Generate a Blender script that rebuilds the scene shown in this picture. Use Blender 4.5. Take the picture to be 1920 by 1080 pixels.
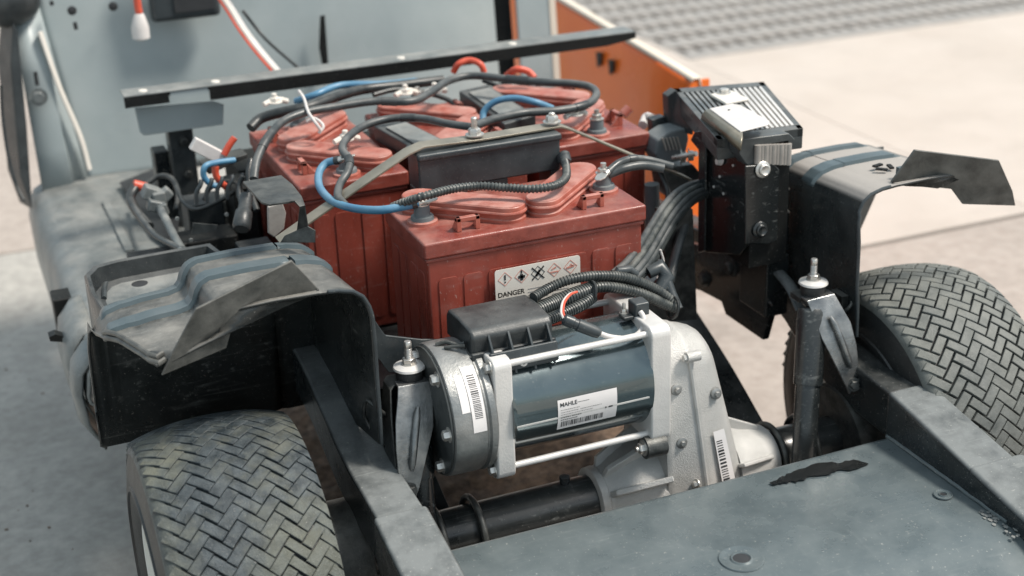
import bpy, bmesh, math, random
from mathutils import Vector, Matrix
random.seed(7)
S = bpy.context.scene
for o in list(bpy.data.objects): bpy.data.objects.remove(o)
COL = S.collection
PI = math.pi
# ------------------------------------------------------------------ camera, world, sun, exposure
cd = bpy.data.cameras.new('camera'); cam = bpy.data.objects.new('camera', cd); COL.objects.link(cam)
S.camera = cam
RX, RY, RZ = [[0.9232434, -0.3825346, -0.0359012], [-0.1795264, -0.3468892, -0.920564], [0.3396939, 0.8563499, -0.3889382]]
M = Matrix(((RX[0], -RY[0], -RZ[0]), (RX[1], -RY[1], -RZ[1]), (RX[2], -RY[2], -RZ[2]))).to_4x4()
M.translation = Vector((-0.80888, -1.57101, 1.27806))
cam.matrix_world = M
cd.sensor_width = 36.0; cd.lens = 51.17
cd.clip_start = 0.05; cd.clip_end = 400
cd.dof.use_dof = True; cd.dof.focus_distance = 1.93; cd.dof.aperture_fstop = 3.2
W = bpy.data.worlds.new('World'); S.world = W; W.use_nodes = True
wn = W.node_tree.nodes; wl = W.node_tree.links
sky = wn.new('ShaderNodeTexSky'); sky.sky_type = 'NISHITA'; sky.sun_disc = False
SUN_EL, SUN_AZ = math.radians(56), math.radians(118)      # azimuth clockwise from +Y
sky.sun_elevation = SUN_EL; sky.sun_rotation = SUN_AZ
sky.air_density = 0.8; sky.dust_density = 3.0; sky.ozone_density = 1.0
bg = wn['Background']; bg.inputs['Strength'].default_value = 0.09
cloud = wn.new('ShaderNodeMix'); cloud.data_type = 'RGBA'; cloud.inputs[0].default_value = .55
wl.new(sky.outputs['Color'], cloud.inputs[6]); cloud.inputs[7].default_value = (6.2, 7.3, 7.5, 1)      # thin bright overcast over the sky
wl.new(cloud.outputs[2], bg.inputs['Color'])
sd = bpy.data.lights.new('sun', 'SUN'); sun = bpy.data.objects.new('sun', sd); COL.objects.link(sun)
sd.energy = 2.9; sd.angle = math.radians(12); sd.color = (1.0, 0.93, 0.84)
dv = Vector((math.sin(SUN_AZ) * math.cos(SUN_EL), math.cos(SUN_AZ) * math.cos(SUN_EL), math.sin(SUN_EL)))
sun.rotation_euler = dv.to_track_quat('Z', 'Y').to_euler()
S.view_settings.view_transform = 'Standard'; S.view_settings.look = 'None'
S.view_settings.exposure = 0.62; S.view_settings.gamma = 1.0; S.view_settings.use_curve_mapping = False
S.render.engine = 'CYCLES'

# ------------------------------------------------------------------ materials
MATS = {}
def mat(name, c1, c2=None, rough=0.5, metal=0.0, scale=30.0, bump=0.15, dust=0.0, dustc=(.42, .38, .33), spec=0.5,
        coat=0.0, bscale=None, dscale=9.0, speck=0.0, rvar=0.12, stretch=None, lo=.35, hi=.68, dlo=.36, dhi=.66, ulo=-.1, scratch=0.0, stain=0.0, staincol=None):
    if name in MATS: return MATS[name]
    m = bpy.data.materials.new(name); m.use_nodes = True; MATS[name] = m
    n = m.node_tree.nodes; l = m.node_tree.links; p = n['Principled BSDF']
    c2 = c2 or tuple(x * 1.35 for x in c1)
    tc = n.new('ShaderNodeTexCoord'); mp = n.new('ShaderNodeMapping'); l.new(tc.outputs['Object'], mp.inputs['Vector'])
    if stretch: mp.inputs['Scale'].default_value = stretch
    def noise(sc, det=6, rg=.6):
        t = n.new('ShaderNodeTexNoise'); t.inputs['Scale'].default_value = sc; t.inputs['Detail'].default_value = det
        t.inputs['Roughness'].default_value = rg; l.new(mp.outputs[0], t.inputs['Vector']); return t
    def ramp(src, a, b):
        r = n.new('ShaderNodeMapRange'); r.inputs[1].default_value = a; r.inputs[2].default_value = b
        l.new(src, r.inputs[0]); return r.outputs[0]
    def mix(f, a, b):
        x = n.new('ShaderNodeMix'); x.data_type = 'RGBA'
        if isinstance(f, float): x.inputs[0].default_value = f
        else: l.new(f, x.inputs[0])
        for i, v in ((6, a), (7, b)):
            if isinstance(v, tuple): x.inputs[i].default_value = (*v, 1)
            else: l.new(v, x.inputs[i])
        return x.outputs[2]
    nA = noise(scale)
    col = mix(ramp(nA.outputs[0], lo, hi), tuple(c1), tuple(c2))
    rr = n.new('ShaderNodeMapRange'); rr.inputs[1].default_value = .3; rr.inputs[2].default_value = .7
    rr.inputs[3].default_value = max(.03, rough - rvar); rr.inputs[4].default_value = min(1, rough + rvar)
    nB = noise(scale * .37 + 3); l.new(nB.outputs[0], rr.inputs[0]); rout = rr.outputs[0]
    mout = None
    if dust > 0:
        g = n.new('ShaderNodeNewGeometry'); sx = n.new('ShaderNodeSeparateXYZ'); l.new(g.outputs['Normal'], sx.inputs[0])
        up = ramp(sx.outputs[2], ulo, .95)
        dn = noise(dscale, 8, .68); a = ramp(dn.outputs[0], dlo, dhi)
        mm = n.new('ShaderNodeMath'); mm.operation = 'MULTIPLY'; l.new(up, mm.inputs[0]); l.new(a, mm.inputs[1])
        m2 = n.new('ShaderNodeMath'); m2.operation = 'MULTIPLY'; l.new(mm.outputs[0], m2.inputs[0]); m2.inputs[1].default_value = dust
        col = mix(m2.outputs[0], col, dustc)
        ra = n.new('ShaderNodeMix'); l.new(m2.outputs[0], ra.inputs[0]); l.new(rout, ra.inputs[2]); ra.inputs[3].default_value = .9; rout = ra.outputs[0]
        if metal > 0:
            mi = n.new('ShaderNodeMath'); mi.operation = 'SUBTRACT'; mi.inputs[0].default_value = metal; l.new(m2.outputs[0], mi.inputs[1]); mi.use_clamp = True; mout = mi.outputs[0]
    if speck > 0:
        v = noise(scale * 9 + 220, 3, .5); s = ramp(v.outputs[0], .66, .74)
        m3 = n.new('ShaderNodeMath'); m3.operation = 'MULTIPLY'; l.new(s, m3.inputs[0]); m3.inputs[1].default_value = speck
        col = mix(m3.outputs[0], col, (.5, .48, .44))
    if scratch > 0:          # fine directional scratches and rub marks
        for k, sc in enumerate(((1.0, 40, 30), (9, 2.5, 18), (2.2, 13, 9))):
            m4 = n.new('ShaderNodeMapping'); m4.inputs['Scale'].default_value = sc; m4.inputs['Rotation'].default_value = (.3, .2, (.3, 1.1, -.5)[k])
            l.new(tc.outputs['Object'], m4.inputs['Vector']); t = n.new('ShaderNodeTexNoise'); t.inputs['Scale'].default_value = 9; t.inputs['Detail'].default_value = 5
            l.new(m4.outputs[0], t.inputs['Vector']); f1 = ramp(t.outputs[0], .60, .78); f2 = ramp(noise(7 + 3 * k).outputs[0], .46, .60)
            m5 = n.new('ShaderNodeMath'); m5.operation = 'MULTIPLY'; l.new(f1, m5.inputs[0]); l.new(f2, m5.inputs[1])
            m6 = n.new('ShaderNodeMath'); m6.operation = 'MULTIPLY'; l.new(m5.outputs[0], m6.inputs[0]); m6.inputs[1].default_value = scratch
            col = mix(m6.outputs[0], col, (.42, .43, .41))
    if stain > 0:            # large stains and blotches
        for k, (sc, a, b) in enumerate(((.9, .50, .66), (3.1, .54, .62), (14, .60, .68))):
            f = ramp(noise(sc + .3 * k, 8, .62).outputs[0], a, b); m7 = n.new('ShaderNodeMath'); m7.operation = 'MULTIPLY'; l.new(f, m7.inputs[0]); m7.inputs[1].default_value = stain
            col = mix(m7.outputs[0], col, staincol or (.12, .105, .09))
    l.new(col, p.inputs['Base Color']); l.new(rout, p.inputs['Roughness'])
    if mout: l.new(mout, p.inputs['Metallic'])
    else: p.inputs['Metallic'].default_value = metal
    p.inputs['Specular IOR Level'].default_value = spec
    if coat: p.inputs['Coat Weight'].default_value = coat; p.inputs['Coat Roughness'].default_value = .12
    if bump:
        b = n.new('ShaderNodeBump'); b.inputs['Strength'].default_value = bump; b.inputs['Distance'].default_value = .002
        nC = noise(bscale or scale * 6, 8, .65); l.new(nC.outputs[0], b.inputs['Height']); l.new(b.outputs[0], p.inputs['Normal'])
    return m
mat('battery_red', (.17, .030, .021), (.27, .058, .041), .36, 0, 40, .2, .34, (.52, .33, .28), speck=.4, dscale=18, stain=.06, staincol=(.46, .34, .28), scratch=.15)
mat('battery_case', (.165, .030, .020), (.295, .060, .041), .33, 0, 14, .15, .25, (.42, .25, .2), speck=.4, dscale=12, stretch=(1, 1, .35), scratch=.15)
mat('cap_red', (.30, .072, .048), (.42, .118, .082), .36, 0, 40, .12, .50, (.62, .43, .38), dscale=26)
mat('black_gloss', (.006, .008, .009), (.014, .017, .018), .26, 0, 12, .05, .22, (.22, .23, .22), speck=.22, coat=.2, scratch=.35)
mat('frame_black', (.007, .009, .010), (.016, .020, .021), .26, 0, 16, .12, .32, (.22, .225, .215), speck=.5, dscale=13, ulo=.1)
mat('frame_grey', (.012, .016, .018), (.028, .035, .038), .24, .1, 14, .15, .85, (.20, .215, .215), speck=.5, dlo=.2, dhi=.58, dscale=16, scratch=.22, ulo=.35)  # dusty up-facing tone also paints in the sunlit look of the rail tops
mat('fender_plastic', (.011, .0135, .014), (.030, .034, .034), .30, 0, 16, .22, .72, (.30, .29, .265), speck=.4, dscale=12, dlo=.30, dhi=.66, scratch=.3, ulo=.3)
mat('fender_painted_sheen', (.016, .019, .020), (.04, .045, .045), .28, 0, 16, .2, .92, (.37, .345, .32), speck=.35, dscale=4, dlo=.10, dhi=.42, ulo=.55)  # up-facing side painted pale for the bright horizon mirrored in it
mat('fender_inner', (.004, .005, .005), (.009, .010, .010), .55, 0, 12, .2, .08, (.12, .12, .11), speck=.3, spec=.3)
mat('tab_plastic', (.045, .047, .044), (.13, .13, .12), .45, 0, 30, .3, .3, (.22, .21, .19), dscale=18)
mat('ridge_plastic', (.055, .082, .094), (.085, .115, .128), .36, 0, 14, .1, .25, (.22, .23, .23), dscale=9)  # blue tint puts the sky's reflection on the bars into the colour
mat('panel_grey', (.285, .335, .345), (.37, .415, .42), .42, 0, 4, .1, .2, (.44, .44, .41), stain=.10, staincol=(.20, .23, .235))
mat('deck_grey', (.10, .115, .118), (.20, .215, .213), .38, 0, 22, .25, .5, (.34, .33, .305), dscale=17, speck=.4, scratch=.35)
mat('bumper_paint', (.098, .124, .134), (.118, .145, .152), .25, .25, 3.0, .10, .16, (.25, .265, .255), speck=.5, dscale=16, scratch=.14)
mat('oil_black', (.003, .004, .004), (.008, .009, .009), .22, 0, 60, .5, 0)
mat('cast_aluminium', (.42, .42, .405), (.58, .57, .55), .40, .3, 12, .7, .25, (.5, .48, .44), bscale=520, speck=.12, stain=.12, staincol=(.25, .24, .22))
mat('alu_light', (.60, .585, .565), (.70, .68, .655), .36, .25, 26, .25, .2, (.62, .59, .55), bscale=300)
mat('alu_dark', (.20, .21, .21), (.38, .38, .37), .38, .75, 26, .35, .2, (.4, .39, .36), bscale=260, scratch=.5, speck=.2)
mat('end_face', (.030, .036, .037), (.07, .078, .078), .45, .4, 24, .3, .2, (.22, .22, .2), speck=.3)
mat('zinc', (.52, .50, .47), (.70, .68, .64), .32, .85, 60, .2, .1)
mat('steel_bracket', (.15, .16, .165), (.32, .325, .32), .27, .85, 40, .25, .25, (.34, .32, .29), speck=.35, scratch=.4)
mat('dark_steel', (.022, .026, .027), (.085, .09, .088), .36, .5, 60, .3, .34, (.26, .25, .22), speck=.4)
mat('motor_paint', (.085, .118, .128), (.11, .145, .155), .13, .75, 8, .04, .18, (.22, .25, .25), speck=.4, coat=1, dscale=16)
mat('black_plastic', (.020, .024, .026), (.042, .048, .050), .34, 0, 30, .2, .32, (.24, .24, .23), speck=.25, ulo=.3)
mat('grey_plastic', (.022, .029, .033), (.045, .055, .060), .34, 0, 20, .12, .32, (.20, .21, .205), speck=.25, ulo=.3)
mat('cable_grey', (.028, .034, .036), (.065, .073, .075), .34, 0, 40, .1, .42, (.28, .275, .26), dscale=24, ulo=.3)
mat('cable_black', (.010, .013, .014), (.028, .032, .033), .34, 0, 40, .1, .35, (.22, .22, .21), dscale=20, ulo=.3)
mat('conduit', (.022, .028, .029), (.055, .062, .061), .32, 0, 60, .1, .45, (.32, .32, .29), dscale=30, ulo=.3)
mat('cable_blue', (.05, .17, .30), (.09, .25, .38), .4, 0, 30, .1, .3, (.38, .45, .48))
mat('cable_red', (.55, .07, .035), (.68, .11, .06), .42, 0, 40, .1, .1)
mat('white_plastic', (.56, .53, .51), (.66, .63, .61), .5, 0, 30, .1, .2, (.56, .52, .47))
mat('label_white', (.70, .67, .66), (.76, .73, .72), .42, 0, 25, .04, 0)
mat('label_cream', (.66, .62, .56), (.73, .69, .63), .45, 0, 14, .04, 0)
mat('ink', (.02, .022, .024), (.035, .037, .04), .5, 0, 20, 0, 0)
mat('ink_grey', (.22, .22, .22), (.32, .32, .32), .5, 0, 60, 0, 0)
mat('ink_red', (.55, .22, .17), (.62, .30, .24), .5, 0, 20, 0, 0)
mat('rubber_worn', (.020, .029, .035), (.078, .095, .104), .40, 0, 70, .9, .62, (.20, .20, .145), bscale=420, speck=.7, dscale=7, dlo=.42, dhi=.60)
mat('rubber_dusty', (.060, .070, .068), (.12, .13, .126), .5, 0, 60, .5, .55, (.25, .25, .22), bscale=380, speck=.4, dscale=14, dlo=.3, dhi=.62)
mat('rubber_side', (.009, .011, .012), (.018, .020, .021), .45, 0, 20, .3, .10, (.16, .155, .14), speck=.25)
mat('rim_white', (.62, .62, .58), (.72, .72, .68), .35, 0, 14, .08, .1)
mat('orange_paint', (.86, .15, .010), (.90, .19, .018), .35, 0, 4, .1, .03, (.6, .4, .3))
mat('cream_paint', (.66, .58, .48), (.74, .66, .56), .45, 0, 5, .1, 0)
mat('brass_strap', (.20, .18, .14), (.34, .31, .25), .35, .7, 16, .2, .35, (.45, .42, .36))
mat('concrete_pale', (.485, .425, .375), (.535, .475, .425), .8, 0, 3, .5, 0, bscale=160, speck=.3, stain=.12, staincol=(.30, .26, .23))
mat('concrete_beige', (.35, .30, .265), (.43, .375, .335), .85, 0, 30, .35, 0, bscale=220, speck=.4, stain=.16)
mat('concrete_grey', (.33, .315, .29), (.44, .42, .385), .85, 0, 40, .35, 0, bscale=220, speck=.6, stain=.16)
mat('pit_dark', (.05, .042, .036), (.08, .07, .06), .9, 0, 9, .2, 0)
mat('grate_metal', (.30, .28, .26), (.42, .39, .36), .5, .3, 22, .3, .1)
mat('dirt', (.075, .052, .038), (.24, .165, .115), .95, 0, 60, .9, 0, bscale=180, speck=.2)
mat('foam_blue', (.10, .12, .13), (.16, .18, .19), .6, 0, 20, .2, .2)

# ------------------------------------------------------------------ mesh helpers
def wloc(o):
    v = Vector((0, 0, 0))
    while o: v = v + o.location; o = o.parent
    return v
def obj(name, bm, m, parent=None, bevel=0, solid=0, smooth=40, seg=2, keepn=False):
    me = bpy.data.meshes.new(name)
    if parent: off = wloc(parent)
    else:
        lo = [min(v.co[i] for v in bm.verts) for i in range(3)]; hi = [max(v.co[i] for v in bm.verts) for i in range(3)]
        off = Vector(((lo[0] + hi[0]) / 2, (lo[1] + hi[1]) / 2, lo[2]))
    for v in bm.verts: v.co -= off
    if not keepn: bmesh.ops.recalc_face_normals(bm, faces=bm.faces)
    for f in bm.faces: f.smooth = True
    bm.to_mesh(me); bm.free()
    me.set_sharp_from_angle(angle=math.radians(smooth))
    o = bpy.data.objects.new(name, me); COL.objects.link(o)
    me.materials.append(MATS[m])
    if parent: o.parent = parent
    else: o.location = off
    if solid:
        s = o.modifiers.new('solid', 'SOLIDIFY'); s.thickness = solid; s.offset = -1
    if bevel:
        b = o.modifiers.new('bevel', 'BEVEL'); b.width = bevel; b.segments = seg; b.limit_method = 'ANGLE'
        b.angle_limit = math.radians(35); b.harden_normals = True
    return o
def tag(o, label, cat, group=None, kind=None):
    if label: o['label'] = label
    if cat: o['category'] = cat
    if group: o['group'] = group
    if kind: o['kind'] = kind
    return o
def thing(name, label, cat, loc=(0, 0, 0), group=None):
    o = bpy.data.objects.new(name, None); COL.objects.link(o); o.location = loc; o.empty_display_size = .02
    return tag(o, label, cat, group)
def B(): return bmesh.new()
def box(bm, a, b, rot=None, piv=None):
    a = Vector(a); b = Vector(b); c = (a + b) / 2; d = b - a
    r = bmesh.ops.create_cube(bm, size=1)
    for v in r['verts']:
        v.co = Vector((v.co.x * d.x, v.co.y * d.y, v.co.z * d.z)) + c
        if rot is not None:
            p = Vector(piv) if piv is not None else c
            v.co = rot @ (v.co - p) + p
    return r['verts']
def frame(d):
    d = Vector(d).normalized(); u = Vector((0, 0, 1)) if abs(d.z) < .9 else Vector((1, 0, 0))
    a = d.cross(u).normalized(); return a, d.cross(a).normalized(), d
def lathe(bm, p0, d, prof, seg=32, cap=True, ang0=0.0):
    """prof: (distance along d, radius)"""
    a, b, d = frame(d); p0 = Vector(p0); rings = []
    for t, r in prof:
        rings.append([bm.verts.new(p0 + d * t + (a * math.cos(ang0 + 2 * PI * i / seg) + b * math.sin(ang0 + 2 * PI * i / seg)) * r) for i in range(seg)])
    for k in range(len(rings) - 1):
        for i in range(seg): bm.faces.new((rings[k][i], rings[k][(i + 1) % seg], rings[k + 1][(i + 1) % seg], rings[k + 1][i]))
    if cap:
        bm.faces.new(rings[0]); bm.faces.new(rings[-1][::-1])
def cyl(bm, p0, p1, r, seg=20, r1=None):
    p0 = Vector(p0); p1 = Vector(p1); L = (p1 - p0).length
    lathe(bm, p0, p1 - p0, [(0, r), (L, r1 if r1 else r)], seg)
def spline(pts, n=8):
    P = [Vector(p) for p in pts]; P = [P[0] * 2 - P[1]] + P + [P[-1] * 2 - P[-2]]; out = []
    for i in range(1, len(P) - 2):
        for k in range(n):
            t = k / n; p0, p1, p2, p3 = P[i - 1:i + 3]
            out.append(.5 * ((2 * p1) + (p2 - p0) * t + (2 * p0 - 5 * p1 + 4 * p2 - p3) * t * t + (3 * p1 - p0 - 3 * p2 + p3) * t ** 3))
    out.append(P[-2]); return out
def resample(P, step):
    out = [P[0].copy()]; acc = 0.0
    for a, b in zip(P, P[1:]):
        L = (b - a).length
        if L < 1e-9: continue
        pos = step - acc
        while pos <= L: out.append(a + (b - a) * (pos / L)); pos += step
        acc = L - (pos - step)
    return out
def sweep(bm, P, rad, seg=12, flat=1.0):
    """tube through points; rad float or list; flat squashes the section vertically"""
    n = len(P); up = Vector((0, 0, 1)); rings = []
    t0 = (P[1] - P[0]).normalized(); a = t0.cross(up)
    if a.length < .1: a = t0.cross(Vector((1, 0, 0)))
    a.normalize()
    for i in range(n):
        t = (P[min(i + 1, n - 1)] - P[max(i - 1, 0)]).normalized()
        a = (a - t * a.dot(t)).normalized(); b = t.cross(a)
        r = rad[i] if isinstance(rad, list) else rad
        rings.append([bm.verts.new(P[i] + a * math.cos(2 * PI * k / seg) * r + b * math.sin(2 * PI * k / seg) * r * flat) for k in range(seg)])
    for i in range(n - 1):
        for k in range(seg): bm.faces.new((rings[i][k], rings[i][(k + 1) % seg], rings[i + 1][(k + 1) % seg], rings[i + 1][k]))
    bm.faces.new(rings[0]); bm.faces.new(rings[-1][::-1])
def tube(bm, pts, r, seg=12, n=8): sweep(bm, spline(pts, n), r, seg)
def corrugated(bm, pts, r, pitch=.0042, depth=.0012, seg=14):
    P = resample(spline(pts, 12), pitch / 4)
    sweep(bm, P, [r - (depth if (i % 4) in (2, 3) else 0) for i in range(len(P))], seg)
def poly(bm, pts, ext=None):
    """polygon, optionally extruded by vector ext"""
    v = [bm.verts.new(p) for p in pts]; f = bm.faces.new(v)
    if ext is not None:
        r = bmesh.ops.extrude_face_region(bm, geom=[f])
        for e in r['geom']:
            if isinstance(e, bmesh.types.BMVert): e.co += Vector(ext)
def loft(bm, rows, closed=False, cap=False):
    V = [[bm.verts.new(p) for p in row] for row in rows]
    for a, b in zip(V, V[1:]):
        m = len(a)
        for i in range(m if closed else m - 1): bm.faces.new((a[i], a[(i + 1) % m], b[(i + 1) % m], b[i]))
    if cap and closed: bm.faces.new(V[0]); bm.faces.new(V[-1][::-1])
    return V
def hexbolt(bm, p, d, r=.009, h=.006, washer=True, stud=0):
    p = Vector(p); d = Vector(d).normalized()
    if washer: lathe(bm, p, d, [(0, r * 1.45), (.0015, r * 1.45)], 20)
    q = p + d * (.0014 if washer else 0)
    lathe(bm, q, d, [(0, r), (h * .8, r), (h, r * .82)], 6)
    if stud: lathe(bm, q + d * h * .9, d, [(0, r * .5), (stud, r * .5), (stud + .001, r * .38)], 12)
def rbox_pts(w, h, r, n=5):
    out = []
    for cx, cy, a0 in ((w / 2 - r, h / 2 - r, 0), (-w / 2 + r, h / 2 - r, 90), (-w / 2 + r, -h / 2 + r, 180), (w / 2 - r, -h / 2 + r, 270)):
        for k in range(n + 1):
            a = math.radians(a0 + 90 * k / n); out.append((cx + r * math.cos(a), cy + r * math.sin(a)))
    return out
def text_bm(s, size, o, ux, uy, lift=.0003, bold=0.0):
    c = bpy.data.curves.new('t', 'FONT'); c.body = s; c.size = size; c.offset = bold
    ob = bpy.data.objects.new('t', c); COL.objects.link(ob); dg = bpy.context.evaluated_depsgraph_get()
    me = bpy.data.meshes.new_from_object(ob.evaluated_get(dg)); bpy.data.objects.remove(ob)
    bm = bmesh.new(); bm.from_mesh(me); ux = Vector(ux).normalized(); uy = Vector(uy).normalized(); nz = ux.cross(uy); o = Vector(o)
    for v in bm.verts: v.co = o + ux * v.co.x + uy * v.co.y + nz * lift
    return bm
def merge(dst, src):
    me = bpy.data.meshes.new('x'); src.to_mesh(me); src.free(); dst.from_mesh(me); bpy.data.meshes.remove(me)
def copy_tree(o, parent=None):
    c = o.copy(); COL.objects.link(c); c.parent = parent
    for ch in list(o.children): copy_tree(ch, c)
    return c

# ------------------------------------------------------------------ the ground
bm = B(); box(bm, (-60, -60, -.30), (60, 60, -.035)); tag(obj('ground', bm, 'concrete_grey'), None, None, None, 'structure')
g = B(); box(g, (-30, -12, -.06), (-.53, 2.12, 0)); pav = obj('pavement', g, 'concrete_grey', bevel=.004); tag(pav, None, None, None, 'structure')  # greyer than the right side: shade there put into the concrete colour
g = B(); box(g, (-30, 2.13, -.06), (-.53, 30, .0)); tag(obj('pavement', g, 'concrete_beige', bevel=.004), None, None, None, 'structure')
g = B(); box(g, (.30, -12, -.06), (30, 1.155, 0)); tag(obj('pavement', g, 'concrete_beige', bevel=.004), None, None, None, 'structure')  # warmer than the left side: light there put into the concrete colour
def slab(x0, y0, x1, y1): box(sl, (x0, y0, -.06), (x1, y1, .004))
sl = B(); slab(.30, 1.17, 1.72, 30); tag(obj('concrete_slab', sl, 'concrete_pale', bevel=.004), None, None, None, 'structure')
sl = B(); slab(1.72, 1.17, 30, 2.975); tag(obj('concrete_slab', sl, 'concrete_pale', bevel=.004), None, None, None, 'structure')
sl = B(); slab(1.72, 6.7, 30, 30); tag(obj('concrete_slab', sl, 'concrete_pale', bevel=.004), None, None, None, 'structure')
# dirt lane below the cart, rough and lumpy
bm = B(); nx, ny = 90, 200; V = []
for i in range(nx + 1):
    for j in range(ny + 1):
        x = -.52 + .88 * i / nx; y = -.7 + 2.2 * j / ny
        e = min(i, nx - i, j, ny - j) / 6.0
        h = random.uniform(-.002, .005) + .002 * math.sin(x * 41 + y * 13) + .003 * math.sin(y * 57 - x * 19)
        V.append(bm.verts.new((x, y, .004 + h * min(1, e) - (.02 if e == 0 else 0))))
for i in range(nx):
    for j in range(ny):
        a = i * (ny + 1) + j; bm.faces.new((V[a], V[a + ny + 1], V[a + ny + 2], V[a + 1]))
tag(obj('dirt', bm, 'dirt', smooth=80), None, None, None, 'stuff')
# floor grate: a pit, cross bars and long bearing bars
gt = thing('floor_grate', 'wide slotted metal floor grate let into the pale slab at top right', 'grate', (1.75, 3.0, 0))
bm = B(); box(bm, (1.725, 2.98, -.05), (12, 6.69, -.03)); obj('pit', bm, 'pit_dark', gt)
for k in range(20):
    y = 2.985 + k * .19
    bm = B(); box(bm, (1.725, y, -.03), (12, y + .085, .004)); obj('bearing_bar', bm, 'grate_metal', gt, bevel=.002, seg=1)
bm = B()
for k in range(170):
    x = 1.73 + k * .061; box(bm, (x, 2.985, -.028), (x + .034, 6.68, -.004))
o = obj('cross_bars', bm, 'grate_metal', gt); o['kind'] = 'stuff'

bm = B(); rg = random.Random(21)
for k in range(260):      # loose grit on the pavement
    x = rg.uniform(-1.7, -.72); y = rg.uniform(.3, 3.2); r = rg.choice((.0010, .0014, .002, .0026))
    bmesh.ops.create_icosphere(bm, subdivisions=1, radius=r, matrix=Matrix.Translation((x, y, r * .4)) @ Matrix.Rotation(rg.uniform(0, 3), 4, 'Z') @ Matrix.Diagonal((rg.uniform(.8, 1.6), 1, .6, 1)))
tag(obj('grit', bm, 'dirt'), None, None, None, 'stuff')
bpy.context.view_layer.update()
for o in list(bpy.data.objects):          # everything so far is ground: the tyres stand 35 mm below the datum
    if o.parent is None and o.type in ('MESH', 'EMPTY'): o.location.z -= .035
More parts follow.
